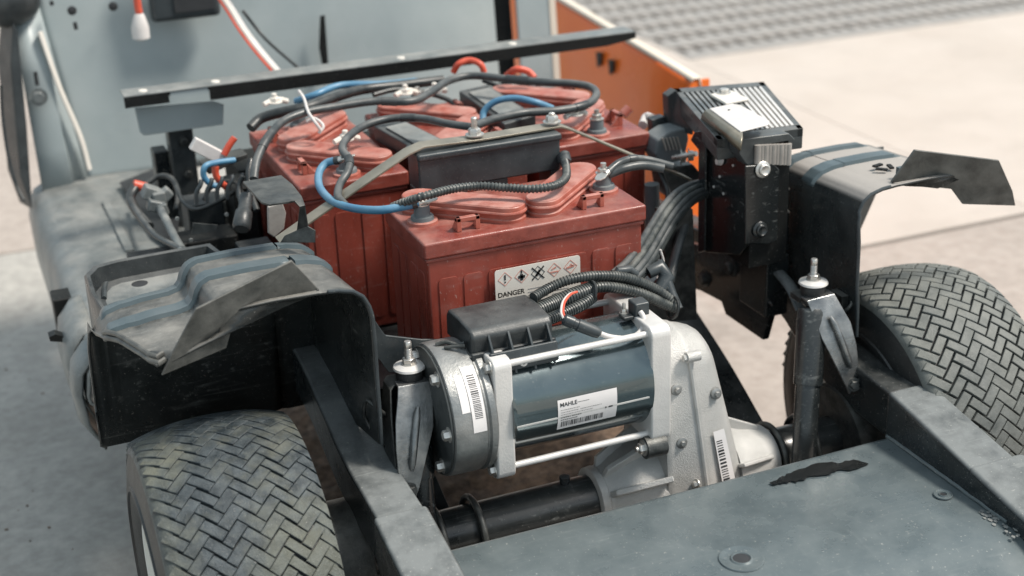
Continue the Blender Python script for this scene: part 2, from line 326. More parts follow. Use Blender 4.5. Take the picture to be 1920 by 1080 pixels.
# ------------------------------------------------------------------ wheels
def make_wheel(label, loc, tread_mat, gs, ge, ph):
    R = .229; t = thing('rear_wheel', label, 'wheel', loc, 'rear wheels of the cart'); O = Vector(loc)
    def rr(x): return R - .013 * (abs(x) / .092) ** 2.3
    prof = [(-.092, .109), (-.100, .122), (-.106, .145), (-.107, .170), (-.103, .192), (-.0985, .2065)]
    pr = prof + [(x, rr(x) - .0080) for x in (-.088, -.07, -.045, -.02, 0, .02, .045, .07, .088)] + [(-a, b) for a, b in prof[::-1]]
    bm = B(); lathe(bm, O, (1, 0, 0), pr, 96, cap=False)
    for sx in (-1, 1):      # raised rings on the sidewalls
        lathe(bm, O, (1, 0, 0), [(sx * .1045, .150), (sx * .1092, .153), (sx * .1092, .158), (sx * .1050, .161)], 96, cap=False)
    ty = obj('tyre', bm, 'rubber_side', t)
    # tread: herringbone of raised blocks, worn, clipped at the shoulders
    n = 64; w = 2 * PI * R / (n * math.sqrt(2)); q = w / math.sqrt(2); bm = B(); rd = random.Random(ph)
    for a in range(-12, n + 60):
        for b in range(-60, 60):
            r4 = (a - b) % 4
            if r4 not in (0, 3): continue
            if r4 == 0: ca = [(a, b), (a + 2, b), (a + 2, b + 1), (a, b + 1)]; d = (1, 0)
            else: ca = [(a, b), (a + 1, b), (a + 1, b + 2), (a, b + 2)]; d = (0, 1)
            cx = sum(p[0] for p in ca) / 4; cy = sum(p[1] for p in ca) / 4
            u = (cx + cy) * q; v = (cx - cy) * q
            if not (0 <= u < 2 * PI * R - 1e-6) or abs(v) > .106: continue
            L = 2 if True else 0
            mid = abs(v) < .017
            hl = w - (ge if not mid else ge * .3) / 2; hw = w / 2 - gs / 2 * (.7 if mid else 1) * ((1.35 if r4 == 0 else .42) if ph == 3 else 1)
            hj = rd.uniform(-.0005, .0005) if ph != 3 else 0
            if ph == 3 and rd.random() < .25: hl, hw = hl, hw - .0006
            def P(s, k, drop, grow):
                xx = cx + (s * (hl + grow) / w if d[0] else k * (hw + grow) / w); yy = cy + (s * (hl + grow) / w if d[1] else k * (hw + grow) / w)
                uu = (xx + yy) * q; vv = max(-.099, min(.099, (xx - yy) * q)); th = uu / R
                r = rr(vv) - drop + hj
                return (O.x + vv, O.y + r * math.cos(th), O.z + r * math.sin(th))
            S_ = [-1, -.95, -.4, 0, .4, .95, 1]; K_ = [-1, -.90, 0, .90, 1]
            G = [[bm.verts.new(P(s, k, 0.0006 if (abs(s) == 1 or abs(k) == 1) else 0, 0)) for k in K_] for s in S_]
            for i in range(6):
                for j in range(4): bm.faces.new((G[i][j], G[i + 1][j], G[i + 1][j + 1], G[i][j + 1]))
            ring = [G[i][0] for i in range(7)] + [G[6][j] for j in range(1, 5)] + [G[i][4] for i in range(5, -1, -1)] + [G[0][j] for j in range(3, 0, -1)]
            par = [(S_[i], K_[0]) for i in range(7)] + [(1, K_[j]) for j in range(1, 5)] + [(S_[i], 1) for i in range(5, -1, -1)] + [(-1, K_[j]) for j in range(3, 0, -1)]
            low = [bm.verts.new(P(s, k, .0100, .0004)) for s, k in par]
            for i in range(len(ring)): bm.faces.new((ring[i], low[i], low[(i + 1) % len(ring)], ring[(i + 1) % len(ring)]))
    obj('tread', bm, tread_mat, ty, smooth=14)
    for sx in (-1, 1):      # worn solid shoulder band that the blocks run out on
        bm = B(); lathe(bm, O, (1, 0, 0), [(sx * .080, rr(.080) - .0085), (sx * .084, rr(.084) - .0026), (sx * .092, rr(.092) - .0018), (sx * .0975, .2095), (sx * .1000, .2055), (sx * .1012, .2000)], 96, cap=False); obj('shoulder', bm, tread_mat, ty, smooth=60)
    bm = B(); s = -1 if loc[0] < 0 else 1
    lathe(bm, O, (s, 0, 0), [(-.092, .112), (-.089, .100), (-.05, .092), (.0, .088), (.05, .092), (.084, .100), (.094, .110), (.0965, .1145), (.0990, .1140), (.0985, .104), (.07, .090), (.045, .080), (.040, .045), (.052, .038), (.052, .0305)], 56, cap=False)
    rim = obj('rim', bm, 'rim_white', t)
    bm = B(); lathe(bm, O, (s, 0, 0), [(.0, .031), (.055, .031), (.062, .024), (.064, .001)], 24); obj('hub_cap', bm, 'dark_steel', rim)
    for k in range(4):
        a = PI / 4 + k * PI / 2; bm = B(); hexbolt(bm, O + Vector((s * .041, .055 * math.cos(a), .055 * math.sin(a))), (s, 0, 0), .009, .01); obj('wheel_nut', bm, 'zinc', rim)
    return t
make_wheel('rear left wheel with worn dust-stained tread and white rim in the near corner', (-.566, .05, .196), 'rubber_worn', .0024, .0002, 3)
make_wheel('rear right wheel with crisp block tread beside the grey frame rail', (.495, .06, .200), 'rubber_dusty', .0034, .0030, 5)

# ------------------------------------------------------------------ chassis frame
fr = thing('cart_frame', 'black steel cart frame with two kicked-up rails running past the axle', 'frame', (0, 0, .3))
def rail_rows(s, st, h, gx=0):
    rows = []
    for y, xi, xo, z in st:
        rows.append([(s * (xi - gx), y, z - h), (s * (xo + gx), y, z - h), (s * (xo + gx), y, z + gx), (s * (xi - gx), y, z + gx)])
    return rows
for s in (-1, 1):
    st = [(1.25, .37, .42, .34), (.75, .37, .42, .35), (.52, .37, .415, .372), (.42, .37, .412, .392), (.34, .37, .41, .402), (.28, .370, .409, .402), (.22, .364, .408, .388), (.16, .356, .408, .368),
          (.10, .349, .408, .349), (.04, .346, .408, .338), (-.08, .345, .408, .331)]
    bm = B(); loft(bm, rail_rows(s, st, .072), closed=True, cap=True); obj('frame_rail', bm, 'frame_grey' if s < 0 else 'frame_black', fr, bevel=.005, seg=3, smooth=30)
    st = [(-.078, .345, .409, .331), (-.18, .345, .410, .314), (-.285, .345, .412, .296)]
    bm = B(); loft(bm, rail_rows(s, st, .070, .0035), closed=True, cap=True); r = obj('rail_sleeve', bm, 'frame_grey', fr, bevel=.006, seg=3, smooth=30)
    oo = .022 if s > 0 else 0
    st = [(-.255, .347, .412 + oo * .4, .300), (-.30, .347, .412 + oo, .292), (-.36, .347, .413 + oo, .282), (-.62, .347, .414 + oo, .24)]
    bm = B(); loft(bm, rail_rows(s, st, .068, .007), closed=True, cap=True); obj('rear_rail', bm, 'frame_grey', fr, bevel=.008, seg=3, smooth=30)
    # wrap bracket of the shock: slanted strap with pressed groove, foot on the rail
    T = Vector((s * .312, .066, .438))
    def q(x, y, z): return Vector((s * x, y, z))
    bm = B()
    rows = [[q(.2846, .088, .425), q(.2846, .064, .425)], [q(.2846, .088, .434), q(.2846, .060, .434)], [q(.292, .088, .4355), q(.292, .058, .4355)], [q(.333, .088, .4355), q(.333, .056, .4355)],
            [q(.3395, .082, .432), q(.3395, .054, .430)], [q(.347, .075, .400), q(.347, .034, .400)], [q(.350, .065, .365), q(.350, .022, .360)], [q(.3515, .055, .335), q(.3515, .014, .325)], [q(.352, .05, .315), q(.352, .012, .300)]]
    loft(bm, rows); obj('shock_tower', bm, 'dark_steel', fr, solid=.003, bevel=.001)
    bm = B()
    # outer arm facing the camera
    arm_in = [q(.2844, .060, .4370), q(.2846, .044, .4365), q(.2870, .037, .425), q(.2950, .017, .385), q(.3100, .007, .350), q(.3260, -.003, .312), q(.3330, -.004, .297)]
    arm_out = [q(.3310, .060, .4395), q(.3314, .044, .4385), q(.3350, .036, .427), q(.3450, .020, .400), q(.3500, .010, .368), q(.3515, .003, .335), q(.3480, .000, .312)]
    loft(bm, [[a_, a_.lerp(b_, .5) + Vector((0, -.0008, .0004)), b_] for a_, b_ in zip([Vector(p) for p in arm_in], [Vector(p) for p in arm_out])]); arm = obj('tower_arm', bm, 'steel_bracket', fr, solid=.0035, bevel=.0012, smooth=24)
    bm = B(); sweep(bm, [q(.312, .024, .414), q(.316, .019, .404), q(.324, .010, .377), q(.332, .001, .348), q(.334, -.001, .338)], [.0022, .0048, .0052, .0048, .0022], 10); obj('pressed_rib', bm, 'steel_bracket', arm)
    bm = B(); hexbolt(bm, q(.339, -.004, .312), (-s * .3, -1, .2), .007, .006); obj('bolt', bm, 'dark_steel', arm)
    bm = B(); box(bm, q(.352, .055, .395), q(.364, .085, .425)); tube(bm, [q(.350, .05, .40), q(.362, .045, .415), q(.37, .06, .42), q(.372, .07, .395), q(.366, .065, .375)], .003, 8)
    obj('tower_clip', bm, 'dark_steel', fr, bevel=.002)
    # leaf spring running forward and up from the axle
    P = [(s * .262, -.06, .140), (s * .262, .05, .142), (s * .264, .14, .175), (s * .266, .26, .235), (s * .268, .40, .292)]
    for k, (a, b) in enumerate(((0, 5), (0, 4), (0, 3))):
        bm = B(); loft(bm, [[(x - .024, y, z - .008 * k), (x + .024, y, z - .008 * k), (x + .024, y, z - .008 * k + .007), (x - .024, y, z - .008 * k + .007)] for x, y, z in spline(P[a:b], 6)], closed=True, cap=True)
        obj('spring_leaf', bm, 'frame_black', fr, bevel=.001)
for y, z in ((.135, .33), (1.2, .33)):
    bm = B(); box(bm, (-.37, y + .0, z - .075), (.37, y + .045, z - .0)) if y > 1 else box(bm, (-.345, .095, .29), (-.20, .135, .33))
    obj('cross_member', bm, 'frame_black', fr, bevel=.004)
# tray that carries the batteries, with a bent front lip
bm = B(); box(bm, (-.36, .125, .318), (.10, .80, .334)); box(bm, (.103, .42, .318), (.30, .80, .334)); obj('battery_tray', bm, 'frame_black', fr, bevel=.003)
bm = B(); P = [(-0.3432, 0.1150, 0.5179), (-0.3295, 0.1120, 0.4895), (-0.3237, 0.1120, 0.4790), (-0.2742, 0.1120, 0.4624), (-0.2292, 0.1120, 0.4528)]
rows = [[Vector(p) + Vector((0, 0, .004)), Vector(p) - Vector((0, 0, .05))] for p in P]; loft(bm, rows); obj('tray_lip', bm, 'grey_plastic', fr, solid=.004, bevel=.001)
bm = B(); box(bm, (-.36, .122, .334), (.085, .128, .40)); obj('tray_front', bm, 'fender_inner', fr)
bm = B(); box(bm, (-.365, .14, .334), (-.36, .80, .43)); obj('tray_side', bm, 'fender_inner', fr)
# spring hanger plate on the right rail, with bolts
bm = B(); s = 1
hp = [(0.3300, 0.4751, 0.3693), (0.3300, 0.2844, 0.4139), (0.3300, 0.2049, 0.3579), (0.3300, 0.2290, 0.2874), (0.3300, 0.3457, 0.2856), (0.3300, 0.3604, 0.3031), (0.3300, 0.4322, 0.2962), (0.3300, 0.4731, 0.2857)]
poly(bm, hp, (.012, 0, 0)); ha = obj('spring_hanger', bm, 'black_gloss', fr, bevel=.002)
bm = B(); tube(bm, [(0.3220, 0.2958, 0.4204), (0.3220, 0.2868, 0.4035), (0.3220, 0.2370, 0.3762), (0.3220, 0.1925, 0.3643)], .0022, 8); obj('hanger_highlight', bm, 'steel_bracket', ha)  # pale line paints a highlight along the hanger's edge
for p in ((0.3300, 0.3290, 0.3758), (0.3300, 0.4148, 0.3253), (0.3300, 0.2420, 0.3462)):
    bm = B(); hexbolt(bm, p, (-1, 0, 0), .0105, .009); obj('hanger_bolt', bm, 'dark_steel', ha)
bm = B(); A_ = [(0.3300, 0.2972, 0.4093), (0.3350, 0.2291, 0.4172), (0.3400, 0.1750, 0.4005), (0.3450, 0.1480, 0.3700)]
sweep(bm, spline(A_, 6), .011, 10, .5); obj('rail_arch', bm, 'frame_grey', fr)

bm = B(); poly(bm, [(0.1675, 0.2700, 0.5210), (0.1839, 0.2700, 0.5208), (0.2244, 0.2700, 0.5139), (0.2348, 0.2700, 0.3258), (0.1909, 0.2700, 0.3312), (0.1375, 0.2700, 0.3458), (0.1468, 0.2700, 0.3800), (0.1791, 0.2700, 0.4096)], (0, .02, 0)); obj('upright_plate', bm, 'dark_steel', fr, bevel=.002)
# bumper panel: back edge, crowned sheet, edge weld, rear roll-down
bp = thing('bumper_pan', 'grey painted steel pan with two washered holes across the near bottom right', 'panel', (0, -.25, .265))
bm = B(); rows = []
for y, dz in ((-.0860, -.034), (-.0850, -.004), (-.088, -.0008), (-.094, 0), (-.13, .0), (-.2, .0006), (-.28, .0006), (-.335, .0), (-.352, -.002), (-.39, -.012), (-.425, -.022), (-.455, -.032), (-.472, -.048), (-.478, -.08), (-.478, -.13)):
    rows.append([(x, y, .265 + dz + .0008 * math.sin(x * 9 + y * 20)) for x in [-.346 + .692 * k / 24 for k in range(25)]])
loft(bm, rows); obj('pan_sheet', bm, 'bumper_paint', bp, smooth=50)
for cx, cy, r in ((-.0014, -.2636, .0265), (.3115, -.2482, .0115)):
    bm = B(); lathe(bm, (cx, cy, .2664), (0, 0, 1), [(0, r * 1.08), (.0016, r * 1.05), (.0018, r), (.0005, r * .90), (.0004, r * .55), (.0022, r * .48), (.0022, r * .44), (.0008, r * .40)], 40, cap=False)
    w_ = obj('washer', bm, 'bumper_paint', bp); bm = B(); lathe(bm, (cx, cy, .2664), (0, 0, 1), [(.0002, r * .001), (.0010, r * .405)], 24, cap=True); obj('bolt_hole', bm, 'ink', w_)
bm = B(); sweep(bm, spline([(.3405, y, .2675 + random.uniform(-.0006, .0006)) for y in [-.086 - k * .012 for k in range(22)]], 2), .0028, 8); obj('weld_bead', bm, 'bumper_paint', bp)
bm = B(); out = []
pts = [(0.1249, -0.1243, 0.2668), (0.1519, -0.1172, 0.2668), (0.1812, -0.1109, 0.2668), (0.2215, -0.1080, 0.2668), (0.2360, -0.1184, 0.2668), (0.2596, -0.1218, 0.2668), (0.2709, -0.1403, 0.2668), (0.2454, -0.1423, 0.2668), (0.2254, -0.1341, 0.2668), (0.2066, -0.1392, 0.2668), (0.1838, -0.1328, 0.2668), (0.1642, -0.1372, 0.2668), (0.1436, -0.1303, 0.2668), (0.1277, -0.1318, 0.2668)]
P = spline([Vector(p) for p in pts] + [Vector(pts[0])], 4)[:-1]
P = [p + Vector((random.uniform(-.0018, .0018), random.uniform(-.0024, .0024), 0)) for p in P]
poly(bm, P, (0, 0, .0004)); obj('tar_stain', bm, 'oil_black', bp)
for k in range(26):      # spatters of the same tar round the stain
    f = rd_ = random.uniform(0, 1); c = Vector((0.1306, -0.1178, 0.2668)).lerp(Vector((0.2651, -0.1326, 0.2668)), f) + Vector((random.uniform(-.004, .004), random.uniform(-.014, .003), 0))
    bm = B(); lathe(bm, c, (0, 0, 1), [(0, random.uniform(.0007, .0020)), (.0004, .0005)], 7); obj('tar_spatter', bm, 'oil_black', bp)
# rust-coloured scale and chips where the rail meets the pan
bm = B()
for k in range(60):
    x = .335 + random.uniform(-.012, .02); y = -.30 - random.uniform(0, .07); z = .2665; r = random.uniform(.0012, .0035)
    bmesh.ops.create_icosphere(bm, subdivisions=1, radius=r, matrix=Matrix.Translation((x, y, z)) @ Matrix.Diagonal((1, 1.2, .35, 1)))
o = obj('flaked_sealant', bm, 'deck_grey', bp); o['kind'] = 'stuff'

# ------------------------------------------------------------------ shock absorbers
def shock(T, Bt, label):
    T = Vector(T); Bt = Vector(Bt); d = (Bt - T).normalized(); t = thing('shock_absorber', label, 'shock absorber', T, 'shock absorbers beside the motor')
    up = (-d * .3 + Vector((0, 0, 1))).normalized(); c = T + Vector((0, 0, -.012))
    bm = B(); lathe(bm, T + Vector((0, 0, -.016)), (0, 0, 1), [(0, .0175), (.004, .0185), (.012, .0185), (.0155, .016)], 28); obj('rubber_bush', bm, 'rubber_side', t)
    bm = B(); lathe(bm, T + Vector((0, 0, -.001)), (0, 0, 1), [(0, .0205), (.001, .0215), (.0035, .0205), (.006, .0135), (.0065, .0105)], 32); obj('cup_washer', bm, 'alu_light', t)
    bm = B(); lathe(bm, T + Vector((0, 0, .005)), (0, 0, 1), [(0, .0105), (.0015, .0105)], 24); lathe(bm, T + Vector((0, 0, .0062)), (0, 0, 1), [(0, .0088), (.0065, .0088), (.0075, .0075)], 6); obj('lock_nut', bm, 'zinc', t)
    bm = B(); pr = [(0, .0052)]
    for k in range(9): pr += [(.006 + k * .0018, .0052), (.0069 + k * .0018, .0046)]
    pr += [(.024, .0052), (.030, .0052), (.0312, .0042)]; lathe(bm, T + Vector((0, 0, .006)), (0, 0, 1), pr, 16); obj('stud', bm, 'zinc', t)
    bm = B(); lathe(bm, T + Vector((0, 0, -.030)), (0, 0, 1), [(-.006, .011), (0, .0165), (.0045, .0165), (.007, .010)], 24); obj('lower_bush', bm, 'cable_grey', t)
    S0 = T + d * .036
    bm = B(); lathe(bm, S0, d, [(0, .012), (.002, .0190), (.006, .0205), (.010, .0210), (.108, .0210), (.112, .0205), (.1125, .018)], 36); obj('dust_tube', bm, 'black_gloss', t)
    L = (Bt - S0).length; bm = B(); lathe(bm, S0, d, [(.09, .0178), (L - .004, .0178), (L, .016)], 32); obj('damper_body', bm, 'black_gloss', t)
    bm = B(); cyl(bm, Bt + Vector((-.02, 0, 0)), Bt + Vector((.02, 0, 0)), .014); obj('lower_eye', bm, 'frame_black', t)
    return t
shock((-.308, .0649, .4523), (-.321, .005, .215), 'left shock absorber with rusty-grey bracket in front of the motor end cap')
shock((.308, .0649, .4523), (.238, -.035, .170), 'right shock absorber, glossy black tube standing at the grey pan')

# ------------------------------------------------------------------ batteries
def make_battery(label):
    L, Wd, H = .331, .172, .250; t = thing('battery', label, 'battery', (0, 0, 0), 'red deep-cycle batteries on the tray')
    bm = B(); box(bm, (-L / 2 + .005, -Wd / 2 + .005, 0), (L / 2 - .005, Wd / 2 - .005, H - .020)); case = obj('case', bm, 'battery_case', t, bevel=.004)
    def panel(x0, x1, z0, z1, face):
        w = .0016; bm = B(); pts = rbox_pts(x1 - x0, z1 - z0, .006, 4); cx = (x0 + x1) / 2; cz = (z0 + z1) / 2
        for sc, inner in ((1, 0),):
            ring = [(cx + a, cz + b) for a, b in pts]; ring2 = [(cx + a * (1 - .006 / abs(x1 - x0)), cz + b * (1 - .006 / abs(z1 - z0))) for a, b in pts]
            n = len(ring)
            f = (lambda a, b, e: (a, -(Wd / 2 - .005 + e), b)) if face == 'f' else (lambda a, b, e: (-(L / 2 - .005 + e), a, b)) if face == 'l' else (lambda a, b, e: ((L / 2 - .005 + e), a, b)) if face == 'r' else (lambda a, b, e: (a, (Wd / 2 - .005 + e), b))
            V0 = [bm.verts.new(f(a, b, -.001)) for a, b in ring]; V1 = [bm.verts.new(f(a, b, w * .9)) for a, b in ring]
            V2 = [bm.verts.new(f(a, b, w)) for a, b in ring2]
            for i in range(n):
                j = (i + 1) % n
                bm.faces.new((V0[i], V0[j], V1[j], V1[i])); bm.faces.new((V1[i], V1[j], V2[j], V2[i]))
            bm.faces.new(V2)
        obj('rib_panel', bm, 'battery_case', case, smooth=30)
    for sx in (-1, 1):
        for a, b in ((.060 + .058, .060 + .086), (.082, .110)): panel(*sorted((sx * a, sx * b)), .018, .195, 'f')
        for a, b in ((.118, .146), (.082, .110)): panel(*sorted((sx * a, sx * b)), .018, .195, 'b')
        panel(*sorted((sx * .008, sx * .034)), .018, .20, 'l'); panel(*sorted((sx * .042, sx * .068)), .018, .20, 'l'); panel(*sorted((sx * .008, sx * .034)), .018, .20, 'r'); panel(*sorted((sx * .042, sx * .068)), .018, .20, 'r')
    panel(-.074, .074, .018, .195, 'f')
    bm = B(); box(bm, (-L / 2, -Wd / 2, H - .024), (L / 2, Wd / 2, H)); lid = obj('lid', bm, 'battery_red', t, bevel=.004, seg=3)
    bm = B(); box(bm, (-L / 2 + .003, -Wd / 2 + .003, H - .030), (L / 2 - .003, Wd / 2 - .003, H - .024)); obj('lid_flange', bm, 'battery_red', t, bevel=.002)
    for sx in (-1, 1):
        A = Vector((sx * .124, .048, 0)); Bp = Vector((sx * .027, -.043, 0)); c = (A + Bp) / 2; dirv = (A - Bp).normalized(); nrm = Vector((-dirv.y, dirv.x, 0)); hl = (A - Bp).length / 2
        def stad(r, z, n=14):
            out = []
            for e, a0 in ((1, -90), (-1, 90)):
                for k in range(n + 1):
                    a = math.radians(a0 + 180 * k / n); out.append(c + dirv * (e * hl + r * math.cos(a)) + nrm * r * math.sin(a) + Vector((0, 0, z)))
            return out
        bm = B(); loft(bm, [stad(.0255, H), stad(.0255, H + .004), stad(.0232, H + .0055), stad(.0232, H + .0105), stad(.0268, H + .0115), stad(.0274, H + .0135), stad(.0266, H + .0155), stad(.0250, H + .0160), stad(.0250, H + .0180), stad(.0246, H + .0215), stad(.0238, H + .0224), stad(.0222, H + .0228), stad(.0205, H + .0222), stad(.0200, H + .0222), stad(.0232, H + .0230), stad(.0175, H + .0236)], closed=True, cap=True)
        cap = obj('vent_cap', bm, 'cap_red', t, smooth=32)
        bm = B()        # raised script-like moulding on the cap
        rd = random.Random(11)
        P = [c + dirv * (-.038 + k * .0036) * (1 if sx > 0 else -1) + nrm * ((.0055 if k % 2 else -.004) * rd.uniform(.5, 1)) + Vector((0, 0, H + .0226)) for k in range(22)]
        sweep(bm, spline(P, 3), .0007, 5); obj('moulded_script', bm, 'label_cream', cap)
        bm = B(); px = sx * .138; py = -.004
        lathe(bm, (px, py, H), (0, 0, 1), [(0, .0215), (.004, .0210), (.005, .0175)], 32); term = obj('terminal', bm, 'cap_red', t)
        bm = B(); lathe(bm, (px, py, H + .004), (0, 0, 1), [(0, .0165), (.006, .0155), (.007, .0115), (.022, .0108), (.023, .009)], 28); obj('lead_post', bm, 'foam_blue', term)
        bm = B(); lathe(bm, (px, py, H + .0262), (0, 0, 1), [(0, .0115), (.0015, .0115)], 24); lathe(bm, (px, py, H + .0276), (0, 0, 1), [(0, .0088), (.0065, .0085), (.0072, .0065)], 6)
        cyl(bm, (px, py, H + .03), (px, py, H + .042), .0042, 12); obj('terminal_nut', bm, 'zinc', term)
        lx = sx * .093; ly = -.061; bm = B()
        for ex in (-1, 1): box(bm, (lx + ex * .0135 - .0035, ly - .004, H), (lx + ex * .0135 + .0035, ly + .004, H + .020))
        box(bm, (lx - .017, ly - .004, H + .0135), (lx + .017, ly + .004, H + .020))
        poly(bm, [(lx + .013, ly + .004, H), (lx + .013, ly + .018, H), (lx + .013, ly + .004, H + .017)], (.004, 0, 0)); poly(bm, [(lx - .017, ly + .004, H), (lx - .017, ly + .018, H), (lx - .017, ly + .004, H + .017)], (.004, 0, 0))
        obj('lifting_lug', bm, 'cap_red', t, bevel=.0012)
    return t
b0 = make_battery('nearest red battery, set crosswise behind the motor with white danger label')
spots = [((-.2555, .612), -90, 'leftmost red battery, blue cable bolted on, beside the wiring on the left'),
         ((-.052, .615), 90, 'middle red battery under the tangle of cables behind the black box'),
         ((.156, .612), 90, 'rightmost red battery in front of the orange side panel')]
for (x, y), rz, lab in spots:
    c = copy_tree(b0); c.location = (x, y, .337); c.rotation_euler = (0, 0, math.radians(rz)); c['label'] = lab
b0.location = (-.088, .226, .337)
# danger label on the near battery
o = Vector((-0.1595, 0.1372, 0.4871)); e = Vector((-0.0284, 0.1372, 0.4919)); up = Vector((-0.1536, 0.1372, 0.5318))
lw = .1275; lh = .062; o = Vector((-.1563, .1372, .4706)); ux = Vector((1, 0, 0)); uz = Vector((0, 0, 1))
bl = [c for c in b0.children if c.name.startswith('case')][0]
bpy.context.view_layer.update()
def onb(name, bm, m, parent):   # world-space piece under the (unrotated) near battery
    ob = obj(name, bm, m, parent); return ob
bm = B(); poly(bm, [(o.x + lw / 2 + a, .1365, o.z + lh / 2 + b) for a, b in rbox_pts(lw, lh, .004)], (0, -.0012, 0)); lab = onb('danger_label', bm, 'label_cream', b0)
bm = text_bm('DANGER', .0098, o + Vector((.003, -.0019, .0215)), ux, uz, 0, .00035); onb('lettering', bm, 'ink', lab)
bm = B()
for k in range(5):
    for j in range(2 if k < 4 else 1):
        box(bm, (o.x + .048 + j * .036, .1349, o.z + .026 - k * .0048), (o.x + .048 + j * .036 + random.uniform(.02, .032), .1352, o.z + .0268 - k * .0048))
for k in range(4): box(bm, (o.x + .003, .1349, o.z + .016 - k * .0040), (o.x + .003 + random.uniform(.028, .040), .1352, o.z + .0167 - k * .0040))
onb('small_print', bm, 'ink_grey', lab)
for k in range(5):
    cx = o.x + .0145 + k * .0245; cz = o.z + .0475; bm = B()
    D = lambda r: [(cx + r, cz), (cx, cz + r), (cx - r, cz), (cx, cz - r)]
    a = D(.0105); b = D(.0094)
    for i in range(4):
        j = (i + 1) % 4; poly(bm, [(a[i][0], .1352, a[i][1]), (a[j][0], .1352, a[j][1]), (b[j][0], .1352, b[j][1]), (b[i][0], .1352, b[i][1])], (0, -.0003, 0))
    sgn = onb('hazard_sign', bm, 'ink_red' if k in (0, 1, 3, 4) else 'ink', lab)
    bm = B(); Y = .1350
    def bar(x0, z0, x1, z1, w=.0009):
        d = Vector((x1 - x0, 0, z1 - z0)); nn = Vector((-d.z, 0, d.x)).normalized() * w
        p0 = Vector((x0, Y, z0)); p1 = Vector((x1, Y, z1)); poly(bm, [p0 + nn, p0 - nn, p1 - nn, p1 + nn], (0, -.0003, 0))
    if k == 0: bar(cx, cz + .006, cx, cz - .0015, .0011); bar(cx, cz - .0035, cx, cz - .0055, .0011)
    if k == 1: bar(cx - .001, cz + .0062, cx + .001, cz + .0062, .0024); bar(cx - .005, cz - .001, cx + .005, cz - .001, .002); bar(cx, cz + .003, cx, cz - .006, .0022)
    if k == 2: bar(cx - .009, cz - .009, cx + .009, cz + .009, .0010); bar(cx - .009, cz + .009, cx + .009, cz - .009, .0010); bar(cx - .003, cz - .004, cx + .003, cz + .004, .0018)
    if k == 3: bar(cx - .006, cz - .003, cx + .006, cz - .003, .0009); bar(cx - .004, cz + .001, cx + .003, cz + .004, .0009)
    if k == 4: bar(cx - .006, cz - .001, cx + .006, cz + .001, .0014); bar(cx, cz + .004, cx + .003, cz + .001, .0010)
    onb('pictogram', bm, 'ink' if k < 3 else 'ink_red', sgn)

# ------------------------------------------------------------------ motor
MC = Vector((0, .047, .393))
mo = thing('electric_motor', 'black electric motor with aluminium end plates and tie rods lying before the battery', 'motor', (-.1, .047, .30))
def mx(x): return Vector((x, MC.y, MC.z))
bm = B(); lathe(bm, mx(-.289), (1, 0, 0), [(0, .070), (.002, .0855), (.004, .0885), (.010, .0895), (.046, .0895), (.048, .0875), (.050, .0875), (.0525, .0905), (.060, .0905), (.062, .088)], 72); ec = obj('end_cover', bm, 'alu_dark', mo)
bm = B(); lathe(bm, mx(-.2898), (1, 0, 0), [(0, .0855), (.002, .0862)], 72); lathe(bm, mx(-.2905), (1, 0, 0), [(0, .030), (.001, .032)], 40); obj('end_face', bm, 'end_face', ec)
for a in (58, 122, 238, 302, 180):
    a = math.radians(a); p = mx(-.289) + Vector((0, -math.cos(a) * .078, math.sin(a) * .078)) if False else mx(-.289) + Vector((0, math.cos(a) * .074, math.sin(a) * .074))
    bm = B(); hexbolt(bm, p, (-1, 0, 0), .0072, .008); obj('cover_bolt', bm, 'zinc', ec)
def flange(x0, x1, hy, hz, c=.018, r_in=None):
    pts = []
    for cy, cz, a0 in ((1, 1, 0), (-1, 1, 90), (-1, -1, 180), (1, -1, 270)):
        for k in range(5):
            a = math.radians(a0 + 90 * k / 4); pts.append(Vector((x0, MC.y + cy * (hy - c) + c * math.cos(a), MC.z + cz * (hz - c) + c * math.sin(a))))
    bm = B(); poly(bm, pts, (x1 - x0, 0, 0)); return bm
bm = flange(-.226, -.200, .074, .086, .012); f1 = obj('rear_plate', bm, 'alu_light', mo, bevel=.003, seg=3)
bm = flange(-.002, .028, .074, .086, .014); f2 = obj('front_plate', bm, 'alu_light', mo, bevel=.003, seg=3)
bm = B(); lathe(bm, mx(-.202), (1, 0, 0), [(0, .079), (.003, .0775), (.006, .0765), (.194, .0765), (.198, .078), (.202, .079)], 96); body = obj('motor_body', bm, 'motor_paint', mo)
bm = B(); a = math.radians(180 - 14); box(bm, (-.198, MC.y - .0772, MC.z - .0012), (-.002, MC.y - .0752, MC.z + .0012), rot=Matrix.Rotation(math.radians(8), 3, 'X'), piv=(0, MC.y, MC.z)); obj('body_seam', bm, 'alu_light', body)
for sy, sz in ((-1, 1), (-1, -1), (1, 1), (1, -1)):
    y = MC.y + sy * .0600; z = MC.z + sz * .0745; bm = B(); cyl(bm, (-.204, y, z), (.0, y, z), .0046, 16); obj('tie_rod', bm, 'alu_light', mo)
    bm = B(); lathe(bm, (-.2262, y, z), (-1, 0, 0), [(0, .0105), (.001, .0105)], 24); lathe(bm, (-.227, y, z), (-1, 0, 0), [(0, .007), (.005, .007), (.006, .006)], 6); obj('rod_nut', bm, 'zinc', f1)
